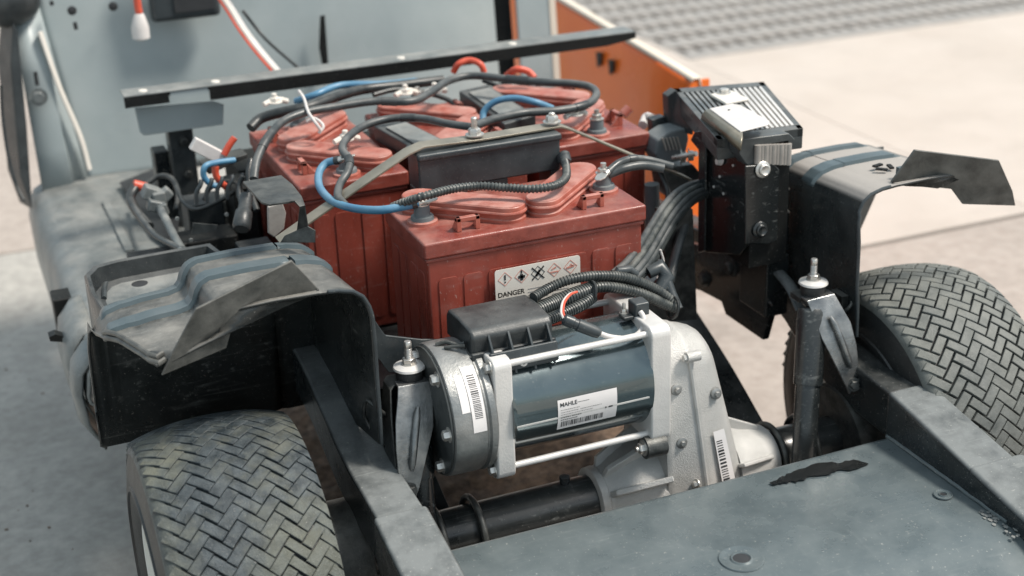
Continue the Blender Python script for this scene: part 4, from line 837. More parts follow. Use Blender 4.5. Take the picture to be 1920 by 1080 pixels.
bm = B(); poly(bm, [(0.2439, 0.4200, 0.5305), (0.3075, 0.4200, 0.5295), (0.3143, 0.4000, 0.5141), (0.3089, 0.4000, 0.4875), (0.2637, 0.4200, 0.4778), (0.2489, 0.4200, 0.5005)], (0, .03, 0)); obj('solenoid_bracket', bm, 'dark_steel', so, bevel=.002)
bm = B(); cyl(bm, (0.2209, 0.4000, 0.5157), (0.2239, 0.4000, 0.4282), .012, 18); obj('hose_stub', bm, 'foam_blue', so)
bm = B(); tube(bm, [(0.2561, 0.5000, 0.5821), (0.2734, 0.5200, 0.5882), (0.2729, 0.5000, 0.5915)], .008, 10); obj('white_cap', bm, 'white_plastic', so)
bm = B(); cyl(bm, (0.2795, 0.6200, 0.5665), (0.2920, 0.6200, 0.5762), .009, 14); tag(obj('filler_knob', bm, 'cap_red'), 'small pale red knob at the right edge of the battery by the orange panel', 'knob')

# ------------------------------------------------------------------ cables
def cable(label, pts, r, m, group=None, corr=False, name='battery_cable', pitch=.0042, lugs=(), cat='cable', bands=()):
    bm = B()
    if corr: corrugated(bm, [Vector(p) for p in pts], r, pitch)
    else: tube(bm, pts, r, 14, 10)
    if lugs or bands:
        t = thing(name, label, cat, pts[0], group); o = obj('sheath', bm, m, t); C__ = spline(pts, 10)
        for f, w in bands:
            i = int(f * (len(C__) - 1)); bm = B(); sweep(bm, C__[i:i + w], r * 1.13, 14); obj('tape_band', bm, 'black_plastic', t)
        for e in lugs:
            a = Vector(pts[0] if e == 0 else pts[-1]); b = Vector(pts[1] if e == 0 else pts[-2]); d = (a - b).normalized(); bm = B()
            lathe(bm, a - d * .006, d, [(0, r * .98), (.012, r * .85), (.0125, r * .6)], 14); c = a + d * .016; w = d.cross(Vector((0, 0, 1))).normalized() * .0085
            poly(bm, [a + d * .004 - w * .6, c - w, c + d * .008 - w * .6, c + d * .011, c + d * .008 + w * .6, c + w, a + d * .004 + w * .6], (0, 0, .0022)); obj('ring_lug', bm, 'zinc', t, bevel=.0005)
        return t
    o = obj(name, bm, m); tag(o, label, cat, group); return o
cable('bright blue battery cable looping in front of the left battery', [(-0.2826, 0.4244, 0.6280), (-0.2990, 0.4371, 0.6220), (-0.3144, 0.4260, 0.6120), (-0.3243, 0.3876, 0.6030), (-0.3217, 0.3363, 0.5990), (-0.3081, 0.2811, 0.6030), (-0.2832, 0.2361, 0.6100), (-0.2551, 0.2230, 0.6140), (-0.2313, 0.2178, 0.6170)], .0058, 'cable_blue', lugs=(0, 1), bands=((.0, 4), (.95, 4)))
cable('short blue cable arching over the fuse holder at the back', [(-0.0024, 0.5626, 0.6100), (0.0042, 0.5703, 0.6250), (0.0228, 0.5640, 0.6400), (0.0499, 0.5498, 0.6450), (0.0769, 0.5257, 0.6400), (0.1066, 0.5299, 0.6250)], .0055, 'cable_blue')
cable('dark blue cable glimpsed under the black seat bar', [(-0.2496, 0.8021, 0.6200), (-0.2238, 0.7714, 0.6350), (-0.1711, 0.7905, 0.6400), (-0.0990, 0.7781, 0.6350), (-0.0256, 0.8248, 0.6200)], .006, 'cable_blue')
cable('thin grey ribbed conduit lying on the near battery caps', [(-0.2638, 0.2340, 0.6120), (-0.2484, 0.2184, 0.6220), (-0.2288, 0.2003, 0.6320), (-0.1828, 0.2103, 0.6320), (-0.1443, 0.2088, 0.6300), (-0.1123, 0.1903, 0.6280), (-0.0817, 0.1687, 0.6280), (-0.0506, 0.1670, 0.6280), (-0.0220, 0.1945, 0.6260), (-0.0006, 0.2381, 0.6240), (0.0131, 0.2739, 0.6220)], .0062, 'conduit', None, True, 'ribbed_conduit', .0052)
cable('long grey cable looping right over the batteries from the left corner', [(-0.3996, 0.4823, 0.6000), (-0.3862, 0.5096, 0.6200), (-0.3623, 0.5392, 0.6400), (-0.3267, 0.5842, 0.6500), (-0.2873, 0.6029, 0.6550), (-0.2401, 0.6106, 0.6550), (-0.1688, 0.6125, 0.6550), (-0.1105, 0.5995, 0.6500), (-0.0677, 0.6302, 0.6500), (-0.0139, 0.6880, 0.6500), (0.0341, 0.7003, 0.6500), (0.0775, 0.6506, 0.6500), (0.1238, 0.5998, 0.6500), (0.1618, 0.5659, 0.6500), (0.1802, 0.5369, 0.6480), (0.1727, 0.5012, 0.6450), (0.1396, 0.4674, 0.6420), (0.0888, 0.4578, 0.6420), (0.0275, 0.4635, 0.6450), (-0.0296, 0.4438, 0.6480), (-0.0696, 0.4196, 0.6500)], .0066, 'cable_grey', bands=((.08, 8), (.31, 5), (.55, 7), (.80, 6)))
cable('grey cable from the strap bolt curling down around the blue loop', [(-0.0782, 0.4105, 0.6520), (-0.1035, 0.4440, 0.6520), (-0.1276, 0.4982, 0.6500), (-0.1678, 0.5209, 0.6500), (-0.2139, 0.5118, 0.6480), (-0.2547, 0.4693, 0.6460), (-0.2736, 0.4352, 0.6400), (-0.2726, 0.4048, 0.6320), (-0.2824, 0.3828, 0.6220), (-0.3002, 0.3635, 0.6120), (-0.3136, 0.3300, 0.6060), (-0.3113, 0.3023, 0.6000)], .0060, 'cable_grey', bands=((.20, 6), (.62, 7)))
cable('black loom running along the back edge of the batteries', [(-0.3524, 0.6993, 0.6150), (-0.3309, 0.7110, 0.6250), (-0.2983, 0.6955, 0.6350), (-0.2555, 0.6870, 0.6400), (-0.2004, 0.7219, 0.6400), (-0.1419, 0.7631, 0.6350), (-0.0713, 0.7754, 0.6300), (0.0120, 0.7895, 0.6250)], .0085, 'cable_black')
cable('orange-red wire loop standing above the seat bar line', [(0.0282, 0.7771, 0.6400), (0.0360, 0.7692, 0.6550), (0.0547, 0.7655, 0.6600), (0.0684, 0.7500, 0.6550), (0.0754, 0.7494, 0.6400)], .0055, 'cable_red')
cable('red wire loop behind the rightmost battery', [(0.1140, 0.7415, 0.6300), (0.1237, 0.7198, 0.6450), (0.1431, 0.7138, 0.6400), (0.1504, 0.7035, 0.6300)], .006, 'cable_red')
cable('upper of two grey cables leaving the near battery on its right', [(0.0530, 0.2129, 0.6180), (0.0742, 0.2214, 0.6250), (0.0957, 0.2216, 0.6280), (0.1220, 0.2225, 0.6220), (0.1541, 0.2058, 0.6120)], .0055, 'cable_grey', lugs=(0,), bands=((.45, 6),))
cable('lower of two grey cables leaving the near battery on its right', [(0.0545, 0.2162, 0.6120), (0.0795, 0.2149, 0.6180), (0.1095, 0.2151, 0.6180), (0.1380, 0.2035, 0.6120)], .0065, 'cable_grey')
# heavy ribbon loom from the tower down to the motor
lm = thing('motor_loom', 'thick bundle of dark cables bending from the upright down to the motor', 'cable bundle', (0.1499, 0.2000, 0.5257))
path = [(0.2653, 0.3100, 0.5294), (0.2352, 0.2900, 0.5353), (0.2012, 0.2650, 0.5366), (0.1642, 0.2350, 0.5303), (0.1253, 0.2000, 0.5175), (0.0896, 0.1650, 0.5070), (0.0530, 0.1300, 0.5017), (0.0196, 0.1050, 0.4994)]
for i, (dx, dy, dz) in enumerate(((-.013, 0, .003), (-.006, -.006, .002), (.001, -.009, .0), (.008, -.008, -.002), (.014, -.003, -.004), (.003, .004, .004))):
    bm = B(); tube(bm, [Vector(p) + Vector((dx * (.7 + .3 * k / 7), dy, dz * 1.2 - .4 * dx)) for k, p in enumerate(path)], .0062, 10, 6); obj('loom_cable', bm, ('cable_grey', 'conduit', 'cable_grey')[i % 3], lm)
bm = B(); sweep(bm, [Vector(p) for p in ((0.0065, 0.1000, 0.5038), (0.0131, 0.1000, 0.5137), (0.0295, 0.1000, 0.5129), (0.0394, 0.1000, 0.5031))], .0065, 10); obj('loom_clamp', bm, 'grey_plastic', lm)
cable('dark hose dropping behind the thick cable bundle', [(0.2264, 0.2900, 0.5002), (0.1964, 0.2600, 0.4717), (0.1739, 0.2400, 0.4392), (0.1569, 0.2200, 0.4236)], .0075, 'cable_grey', name='hose', cat='hose')
cable('thin pink and white wire beside the thick cable bundle', [(0.1094, 0.1600, 0.5067), (0.1147, 0.1600, 0.4875), (0.1130, 0.1600, 0.4728), (0.1044, 0.1600, 0.4628)], .0018, 'white_plastic', name='wire', cat='wire')
cable('upper ribbed conduit arching over the motor to the right', [(-0.1259, 0.0750, 0.5107), (-0.0959, 0.0900, 0.5131), (-0.0641, 0.0900, 0.5195), (-0.0242, 0.0900, 0.5173), (0.0163, 0.0900, 0.5072), (0.0533, 0.0900, 0.4880), (0.0800, 0.0850, 0.4677), (0.0926, 0.0800, 0.4509)], .0072, 'conduit', None, True, 'ribbed_conduit', .0044)
cable('lower ribbed conduit ending at the zip tie right of the motor', [(-0.0364, 0.0850, 0.5034), (-0.0107, 0.0850, 0.5000), (0.0218, 0.0850, 0.4888), (0.0481, 0.0800, 0.4759), (0.0732, 0.0800, 0.4596), (0.0916, 0.0780, 0.4502)], .0078, 'conduit', None, True, 'ribbed_conduit', .0046)
cable('third ribbed conduit tucked between the two over the motor', [(-0.0318, 0.1000, 0.5032), (0.0048, 0.1000, 0.4977), (0.0460, 0.1000, 0.4801), (0.0743, 0.0900, 0.4637)], .0062, 'conduit', None, True, 'ribbed_conduit', .0044)
cable('fat braided conduit entering the motor terminal cover from the right', [(-0.1240, 0.0700, 0.4921), (-0.0939, 0.0780, 0.4938), (-0.0652, 0.0800, 0.4984), (-0.0349, 0.0850, 0.4999)], .0125, 'conduit', None, True, 'ribbed_conduit', .0040)
cable('thin braided conduit below the fat one at the terminal cover', [(-0.1182, 0.0500, 0.4864), (-0.0865, 0.0600, 0.4869), (-0.0604, 0.0650, 0.4906), (-0.0381, 0.0750, 0.4949)], .0085, 'conduit', None, True, 'ribbed_conduit', .0040)
for c, lab in (((-0.0389, 0.0800, 0.4995), 'black zip tie round the ribbed conduits above the motor'), ((0.0865, 0.0780, 0.4521), 'black zip tie at the right-hand end of the ribbed conduits')):
    bm = B(); c = Vector(c); P = [c + Vector((0.004 * math.sin(a), .014 * math.cos(a), .014 * math.sin(a))) for a in [2 * PI * k / 16 for k in range(17)]]; sweep(bm, P, .0024, 8); tag(obj('zip_tie', bm, 'cable_black'), lab, 'zip tie')
bm = B(); sweep(bm, [Vector(p) for p in ((0.0753, 0.1000, 0.4694), (0.0933, 0.1100, 0.4850), (0.0883, 0.1200, 0.4986), (0.0689, 0.1200, 0.4925))], [.010, .012, .012, .009], 12); sweep(bm, [Vector(p) for p in ((0.0890, 0.1100, 0.4859), (0.0921, 0.0950, 0.4648), (0.0961, 0.0800, 0.4469))], [.010, .0085, .007], 12)
tag(obj('taped_branch', bm, 'grey_plastic'), 'grey taped branch of the loom just right of the ribbed conduits', 'cable')
pg = thing('sensor_lead', 'grey inline plug with pale cable curving to the sensor on the motor', 'cable', (-0.0907, 0.0000, 0.4917))
bm = B(); a = Vector((-0.1127, 0.0080, 0.5037)); b = Vector((-0.0671, -0.0080, 0.4793)); d = (b - a).normalized(); L = (b - a).length
lathe(bm, a, d, [(0, .0055), (.002, .0078), (.014, .0082), (.015, .0070), (.020, .0070), (.021, .0086), (L - .008, .0080), (L - .002, .0068), (L, .004)], 20); obj('plug', bm, 'grey_plastic', pg)
bm = B(); tube(bm, [(-0.0686, -0.0080, 0.4804), (-0.0534, -0.0100, 0.4727), (-0.0324, -0.0100, 0.4667), (-0.0113, -0.0040, 0.4652), (0.0034, 0.0060, 0.4713), (0.0067, 0.0140, 0.4799), (0.0050, 0.0200, 0.4857)], .0036, 12, 10); obj('lead', bm, 'white_plastic', pg)
for dx, m_ in ((0, 'white_plastic'), (.003, 'cable_red')):
    bm = B(); tube(bm, [Vector(p) + Vector((dx, 0, 0)) for p in ((-0.1127, 0.0080, 0.5044), (-0.1124, 0.0150, 0.5107), (-0.1032, 0.0300, 0.5167), (-0.0857, 0.0500, 0.5162), (-0.0718, 0.0600, 0.5135))], .0017, 8, 8); obj('wire', bm, m_, pg)
# zip tie with long tail at the back left
bm = B(); sweep(bm, spline([(-0.2805, 0.6456, 0.6800), (-0.2767, 0.6308, 0.6700), (-0.2825, 0.5871, 0.6600), (-0.2794, 0.5641, 0.6500), (-0.2714, 0.5612, 0.6350)], 6), .0026, 8); sweep(bm, spline([(-0.2864, 0.5874, 0.6450), (-0.2747, 0.5814, 0.6500), (-0.2655, 0.5683, 0.6400), (-0.2741, 0.5653, 0.6300)], 5), .0026, 8)
tag(obj('zip_tie', bm, 'white_plastic'), 'white zip tie with its tail sticking up on the left battery cap', 'zip tie')
# pale terminal hardware seen at the back of the batteries
for k, (p, lab) in enumerate((((-0.2917, 0.7778, 0.6300), 'far left'), ((-0.0743, 0.7386, 0.6250), 'middle'), ((-0.0327, 0.7054, 0.6300), 'second'), ((0.1192, 0.4684, 0.6280), 'right'), ((-0.2399, 0.5375, 0.6220), 'front'))):
    bm = B(); hexbolt(bm, p, (0, 0, 1), .009, .008, True, .006); p = Vector(p); sweep(bm, spline([p + Vector((-.02, -.006, 0)), p + Vector((-.006, 0, .003)), p + Vector((.010, .006, .002)), p + Vector((.024, .010, -.004))], 4), .0048, 8)
    tag(obj('terminal_clamp', bm, 'label_cream'), ('pale clamp at the far left corner of the batteries', 'pale clamp on the back loom under the seat bar', 'second pale clamp right beside the one under the seat bar', 'pale clamp at the right end of the metal strap', 'pale clamp where the grey cable crosses the left battery')[k], 'clamp')

# ------------------------------------------------------------------ seat bar
sb = thing('seat_bar', 'long black channel bar with pale dusty top spanning behind the batteries', 'bar', (0, .9, .62))
a = Vector((-0.5209, 0.9000, 0.6425)); b = Vector((0.4471, 0.9000, 0.6376)); d = (b - a).normalized()
bm = B(); poly(bm, [a, b, b + Vector((0, .050, 0)), a + Vector((0, .050, 0))], (0, 0, -.003)); obj('bar_top', bm, 'deck_grey', sb, bevel=.001)
bm = B(); poly(bm, [a + Vector((0, 0, -.0035)), a + d * .075 + Vector((0, 0, -.0035)), a + d * .075 + Vector((0, 0, -.021)), a + Vector((0, 0, -.021))], (0, .004, 0))
poly(bm, [a + d * .145 + Vector((0, 0, -.0035)), b + Vector((0, 0, -.0035)), b + Vector((0, 0, -.014)), b - d * .06 + Vector((0, 0, -.022)), a + d * .145 + Vector((0, 0, -.026))], (0, .004, 0)); obj('bar_face', bm, 'fender_inner', sb)
bm = B(); poly(bm, [a + d * .005 + Vector((0, .046, -.0035)), b + Vector((0, .046, -.0035)), b + Vector((0, .046, -.020)), a + d * .005 + Vector((0, .046, -.020))], (0, .004, 0)); obj('bar_back', bm, 'frame_black', sb)
bm = B(); poly(bm, [a + d * .078 + Vector((0, .002, -.0038)), a + d * .143 + Vector((0, .002, -.0038)), a + d * .143 + Vector((0, .002, -.014)), a + d * .078 + Vector((0, .002, -.014))], (0, .004, 0)); obj('bar_pad', bm, 'panel_grey', sb)
bm = B()
for u in (.035, .16, .5, .72): lathe(bm, a + d * u + Vector((0, .02, 0)), (0, 0, 1), [(0, .008), (.002, .007)], 14)
obj('bar_rivets', bm, 'label_cream', sb)
bm = B(); poly(bm, [(-0.5024, 0.9300, 0.6119), (-0.3664, 0.9300, 0.6051), (-0.3484, 0.9300, 0.5968), (-0.3535, 0.9300, 0.5605), (-0.4928, 0.9300, 0.5608), (-0.4991, 0.9300, 0.5685)], (0, .004, 0)); tag(obj('backing_plate', bm, 'panel_grey', bevel=.003), 'pale grey rectangular plate under the left end of the seat bar', 'plate')
po = thing('seat_post', 'dark bolted post standing below the pale plate at left', 'post', (-0.4379, 0.9500, 0.4123))
bm = B(); x = Vector((-0.4269, 0.9500, 0.5011)).x; box(bm, (x - .022, .95, .36), (x + .022, .985, .56)); obj('post_body', bm, 'black_plastic', po, bevel=.003)
bm = B(); box(bm, (x - .05, .96, .36), (x - .024, 1.0, .52)); obj('post_side', bm, 'frame_black', po, bevel=.003)
for z in (.535, .475, .43): bm = B(); hexbolt(bm, (x + .004, .949, z), (0, -1, 0), .007, .005); obj('post_bolt', bm, 'dark_steel', po)

# ------------------------------------------------------------------ cowl: pale blue-grey panel across the back
cw = thing('cowl_panel', 'wide grey-blue body panel standing behind the batteries', 'body panel', (-.1, 1.35, .38))
YP = 1.33
def cp(x, z, y=YP): return Vector((x, y + (z - .38) * .10, z))
bm = B(); xs = [-.60, -.565, -.53, -.3, -.1, .1, .3, .30001, .345]; rows = []
for z in (.365, .385, .45, .55, .70, .85, 1.0): rows.append([cp(x, z) for x in (-.565 - .05 * (z - .38) * 2.2, -.55 - .05 * (z - .38) * 2.2, -.3, -.1, .1, .335)])
loft(bm, rows); main = obj('panel_sheet', bm, 'panel_grey', cw, solid=.006)
bm = B(); rows = []
for z in (.365, .45, .60, .72): rows.append([cp(-.655, z, YP - .03), cp(-.600 - .02 * (z - .38), z, YP - .022), cp(-.590 - .05 * (z - .38) * 2, z, YP - .008), cp(-.565 - .05 * (z - .38) * 2.2, z, YP + .001)])
loft(bm, rows); obj('side_flange', bm, 'panel_grey', cw, solid=.005)
bm = B(); sweep(bm, spline([(-0.5590, 1.3100, 0.3994), (-0.5667, 1.3150, 0.4687), (-0.5911, 1.3200, 0.5733), (-0.6090, 1.3250, 0.6791)], 8), .0065, 10, .6); obj('pressed_bead', bm, 'label_cream', cw)  # cream tone paints the highlight along this rib
for u in ((.345, .385, 'fender_inner', .03), (.385, .46, 'panel_grey', -.01), (.46, .475, 'cream_paint', -.012)):
    bm = B(); poly(bm, [cp(u[0], .30, YP + u[3]), cp(u[1], .30, YP + u[3]), cp(u[1], 1.0, YP + u[3]), cp(u[0], 1.0, YP + u[3])], (0, .01, 0)); obj('pillar_strip', bm, u[2], cw)
bm = B(); poly(bm, [(-0.0594, 1.3250, 0.6457), (-0.0503, 1.3250, 0.6468), (-0.0519, 1.3250, 0.5388), (-0.0635, 1.3250, 0.5369), (-0.0676, 1.3250, 0.5802)], (0, -.004, 0)); obj('slot', bm, 'fender_inner', cw)
for p, r in (((-0.5449, 1.3200, 0.7136), .009), ((-0.4676, 1.3200, 0.7130), .009)):
    bm = B(); lathe(bm, p, (0, -1, 0), [(0, r), (.001, r * .7)], 20); lathe(bm, Vector(p), (0, -1, 0), [(.001, r * .45), (.003, r * .4)], 12); obj('panel_hole', bm, 'ink', cw)
for a_, b_ in (((-0.5435, 1.3180, 0.6912), (-0.5425, 1.3180, 0.6776)), ((-0.6319, 1.2900, 0.6119), (-0.6321, 1.2900, 0.5859)), ((-0.5802, 1.3180, 0.7364), (-0.5795, 1.3180, 0.7282))):
    bm = B(); cyl(bm, a_, b_, .004, 10); obj('panel_slot', bm, 'ink', cw)
bm = B(); hexbolt(bm, (-0.6337, 1.2900, 0.5631), (0, -1, 0), .012, .008); obj('panel_bolt', bm, 'deck_grey', cw)
# opening with its frame at the top
bm = B(); a = Vector((-0.3997, 1.3100, 0.6746)); b = Vector((-0.2637, 1.3100, 0.6702)); box(bm, (a.x, 1.300, a.z), (b.x, 1.33, a.z + .16)); hf = obj('hatch_frame', bm, 'grey_plastic', cw, bevel=.010, seg=3)
bm = B(); box(bm, (a.x + .045, 1.296, a.z + .016), (b.x - .012, 1.299, a.z + .15)); obj('hatch_opening', bm, 'ink', hf, bevel=.001)
# dark strip added for the shaded panel edge, and floor deck on the left
bm = B(); P = [(-0.6808, 1.2500, 0.3528), (-0.6631, 1.2800, 0.5085), (-0.6489, 1.3000, 0.6889), (-0.6542, 1.3000, 0.7098), (-0.6729, 1.3000, 0.6305), (-0.6921, 1.2700, 0.4193)]
poly(bm, P, (-.02, .06, 0)); tag(obj('shade_strip', bm, 'black_plastic', bevel=.004), 'dark vertical strip standing for shade along the left edge of the body panel', 'shade strip')
bm = B(); bmesh.ops.create_icosphere(bm, subdivisions=3, radius=1, matrix=Matrix.Translation((-0.6608, 1.3400, 0.7436)) @ Matrix.Diagonal((.065, .05, .052, 1)))
box(bm, Vector((-0.6777, 1.3400, 0.6998)) + Vector((-.08, 0, 0)), Vector((-0.6126, 1.3400, 0.7280)) + Vector((0, .05, .1))); tag(obj('hinge_block', bm, 'black_plastic', bevel=.006), 'black block in the top left corner of the picture', 'hinge')
cable('thin dark cable hanging in a long curve at the far left', [(-0.6986, 1.2500, 0.6043), (-0.7062, 1.2400, 0.5461), (-0.7092, 1.2200, 0.4790), (-0.7051, 1.2000, 0.4263), (-0.6967, 1.1800, 0.3992)], .003, 'cable_black', name='hanging_cable')

dk = thing('floor_deck', 'worn grey side deck with dusty scuffs running along the left of the cart', 'deck', (-.6, .9, .3))
bm = B(); rows = []
for k in range(25):
    y = .46 + k * .037; e = .004 * math.sin(k * 1.3)
    rows.append([(-.400, y, .372), (-.44, y, .376), (-.50, y, .380), (-.60, y, .379 + e * .3), (-.650, y, .376), (-.668, y, .366), (-.680, y, .345), (-.686, y, .31), (-.684, y, .30 - .08 * min(1, k / 6)), (-.672, y, .29 - .085 * min(1, k / 6)), (-.65, y, .28 - .08 * min(1, k / 6))])
loft(bm, rows); obj('deck_sheet', bm, 'deck_grey', dk, solid=.005, smooth=60)
bm = B(); box(bm, (-.56, .86, .3805), (-.545, 1.15, .384)); obj('deck_rib', bm, 'deck_grey', dk, bevel=.001)
for y0, y1 in ((.47, .55), (.57, .73)):
    bm = B(); rows = []
    for k in range(9):
        f = k / 8; y = y0 + (y1 - y0) * f; g = .012 * math.sin(PI * min(1, max(0, f))) ** .4 if 0 < f < 1 else 0
        rows.append([(-.655, y, .372 + g * .3), (-.672 - g * .5, y, .366 + g * .4), (-.688 - g, y, .345), (-.694 - g, y, .31), (-.690 - g, y, .26), (-.672, y, .215)])
    loft(bm, rows); obj('sill_bulge', bm, 'deck_grey', dk, smooth=60, solid=.004)
bm = B(); box(bm, (-.698, .735, .24), (-.66, .785, .365)); obj('sill_notch', bm, 'fender_inner', dk, bevel=.003)
bm = B(); poly(bm, [(-0.7182, 0.6200, 0.3517), (-0.7081, 0.6200, 0.3542), (-0.6947, 0.6200, 0.3468), (-0.6960, 0.6200, 0.3379), (-0.7069, 0.6200, 0.3411), (-0.7177, 0.6200, 0.3443)], (0, .02, 0)); obj('jack_tab', bm, 'fender_inner', dk)
# tub in front of the left liner
tb = thing('battery_side_tub', 'shallow grey plastic tub with raised rim just ahead of the left liner', 'tub', (-.58, .43, .45))
ZT = .500
def tubpts(z, g): 
    return [Vector(p) for p in ((-.655 + g, .315, z), (-.662 + g, .40, z), (-.660 + g, .475 - g, z), (-.645 + g, .503 - g, z), (-.61, .512 - g, z), (-.53, .515 - g, z), (-.47 - g, .515 - g, z), (-.462 - g, .47, z), (-.462 - g, .315, z))]
bm = B(); loft(bm, [tubpts(ZT - .16, -.004), tubpts(ZT - .004, -.002), tubpts(ZT, .001), tubpts(ZT - .002, .006), tubpts(ZT - .026, .010), tubpts(ZT - .030, .02)]); obj('tub_rim', bm, 'black_plastic', tb, smooth=50)
bm = B(); poly(bm, tubpts(ZT - .030, .02)); obj('tub_floor', bm, 'deck_grey', tb)
bm = B(); c = Vector((-0.5858, 0.4761, 0.4700)); lathe(bm, c, (0, 0, 1), [(.0005, .012), (.0008, .008)], 16); obj('tub_hole', bm, 'ink', tb)
bm = B(); sweep(bm, spline([(-0.6425, 0.4378, 0.4720), (-0.6302, 0.4983, 0.4720), (-0.5955, 0.5221, 0.4720), (-0.5472, 0.5256, 0.4720)], 6), .004, 8); obj('tub_bead', bm, 'grey_plastic', tb)

# ------------------------------------------------------------------ wiring at the left of the batteries
cb = thing('connector_block', 'black fuse block with comb of grey prongs left of the batteries', 'fuse block', (-0.4442, 0.6200, 0.4915))
bm = B(); a = Vector((-0.5098, 0.6000, 0.5342)); b = Vector((-0.4108, 0.6000, 0.5244)); box(bm, (a.x, .60, .42), (b.x, .66, .475)); blk = obj('block_body', bm, 'fender_inner', cb, bevel=.004)
for k in range(5):
    p = Vector((-0.4672, 0.6000, 0.5305)) + Vector((.0165 * k, .015, 0)); bm = B(); tube(bm, [p, p + Vector((.002, 0, .018)), p + Vector((.010, 0, .03)), p + Vector((.013, .004, .036))], .0036, 8); obj('prong', bm, 'grey_plastic', blk)
bm = B(); poly(bm, [(-0.4830, 0.5970, 0.4881), (-0.4451, 0.5970, 0.4885), (-0.4416, 0.5970, 0.4968), (-0.4790, 0.5970, 0.5069)], (0, .002, 0)); obj('brass_tag', bm, 'cable_grey', blk)
for p in ((-0.5024, 0.5980, 0.5178), (-0.4254, 0.5980, 0.5115), (-0.4855, 0.5980, 0.4793)):
    bm = B(); lathe(bm, p, (0, -1, 0), [(0, .0035), (.002, .003)], 10); obj('rivet', bm, 'deck_grey', blk)
bm = B(); poly(bm, [(-0.4414, 0.6600, 0.5752), (-0.3699, 0.6600, 0.5854), (-0.3707, 0.6600, 0.5784), (-0.4347, 0.6600, 0.5599)], (0, .05, -.004)); obj('upper_bracket', bm, 'dark_steel', cb, bevel=.002)
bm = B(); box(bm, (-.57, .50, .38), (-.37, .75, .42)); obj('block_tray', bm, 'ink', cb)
for x0, y0, z0, x1, y1, z1, mm_ in ((-.47, .70, .42, -.41, .76, .50, 'black_plastic'), (-.40, .66, .42, -.362, .74, .53, 'fender_inner'), (-.505, .62, .42, -.455, .66, .462, 'black_plastic'), (-.42, .545, .42, -.366, .59, .468, 'black_plastic')):
    bm = B(); box(bm, (x0, y0, z0), (x1, y1, z1)); obj('relay', bm, mm_, cb, bevel=.003)
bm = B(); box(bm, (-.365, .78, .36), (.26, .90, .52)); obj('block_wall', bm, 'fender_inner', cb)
bm = B(); a = Vector((-0.4537, 0.6600, 0.6141)); b = Vector((-0.4084, 0.6600, 0.5807)); d = (b - a).normalized(); w = Vector((-d.z, 0, d.x)) * .0105
poly(bm, [a + w, a - w, b - w, b + w], (0, .014, 0)); tag(obj('white_connector', bm, 'white_plastic', bevel=.002), 'white oblong connector above the blue wire curl at left', 'connector')
bm = B(); p = Vector((-0.4290, 1.2000, 0.6922)); q_ = Vector((-0.4321, 1.2000, 0.7427)); lathe(bm, Vector((-0.4391, 1.2000, 0.6681)), Vector((-0.4369, 1.2000, 0.7213)) - Vector((-0.4391, 1.2000, 0.6681)), [(0, .008), (.004, .0165), (.024, .0165), (.046, .0105), (.050, .008)], 20)
hc = thing('hanging_connector', 'white plug hanging on a red wire in front of the body panel', 'connector', (-0.4391, 1.2000, 0.6681)); obj('plug', bm, 'white_plastic', hc)
bm = B(); tube(bm, [(-0.4362, 1.2000, 0.7192), (-0.4370, 1.2000, 0.7353), (-0.4359, 1.2000, 0.7729)], .007, 10); obj('lead', bm, 'cable_red', hc)
cable('blue wire curl below the white connector', [(-0.3952, 0.6400, 0.5843), (-0.4267, 0.6300, 0.5877), (-0.4456, 0.6200, 0.5874), (-0.4499, 0.6200, 0.5724), (-0.4407, 0.6200, 0.5577), (-0.4271, 0.6200, 0.5511)], .0048, 'cable_blue', name='wire', cat='wire')
cable('upper short red wire left of the batteries', [(-0.3874, 0.6600, 0.6147), (-0.3972, 0.6600, 0.6038), (-0.4074, 0.6600, 0.5894)], .0055, 'cable_red', name='wire', cat='wire')
cable('lower red wire dropping into the fuse block comb', [(-0.4282, 0.6300, 0.5818), (-0.4290, 0.6300, 0.5678), (-0.4229, 0.6300, 0.5545), (-0.4139, 0.6300, 0.5441)], .0055, 'cable_red', name='wire', cat='wire')
cable('red capped wire end beside the grey connectors at left', [(-0.5374, 0.8000, 0.5184), (-0.5275, 0.8000, 0.5140), (-0.5175, 0.8000, 0.5095)], .0085, 'cable_red', name='wire', cat='wire')
lg = thing('grey_connectors', 'cluster of pale grey plugs on cables lying on the left deck', 'connector cluster', (-0.5114, 0.7000, 0.5135))
for i, (p, r) in enumerate((((-0.5160, 0.7600, 0.5122), .014), ((-0.5057, 0.7500, 0.5042), .013), ((-0.4946, 0.7500, 0.5089), .011), ((-0.5153, 0.7400, 0.4970), .012), ((-0.5047, 0.7300, 0.4918), .010))):
    bm = B(); box(bm, Vector(p) - Vector((r, r, r * .8)), Vector(p) + Vector((r, r, r * .8)), Matrix.Rotation(.5 + i, 3, 'Y')); obj('plug', bm, 'deck_grey', lg, bevel=.003)
for i, P in enumerate(([(-0.5087, 0.7300, 0.4944), (-0.5088, 0.6600, 0.4896), (-0.5080, 0.6000, 0.4827), (-0.5071, 0.5400, 0.4812)], [(-0.5475, 0.7800, 0.4991), (-0.5460, 0.7000, 0.4967), (-0.5343, 0.6400, 0.4827), (-0.5159, 0.5800, 0.4821), (-0.5026, 0.5400, 0.4847)], [(-0.5336, 0.8000, 0.5140), (-0.5469, 0.7800, 0.5037), (-0.5460, 0.7400, 0.4930), (-0.5358, 0.6800, 0.4832)])):
    bm = B(); tube(bm, P, (.007, .005, .008)[i], 10); obj('cable', bm, ('deck_grey', 'cable_grey', 'cable_black')[i], lg)
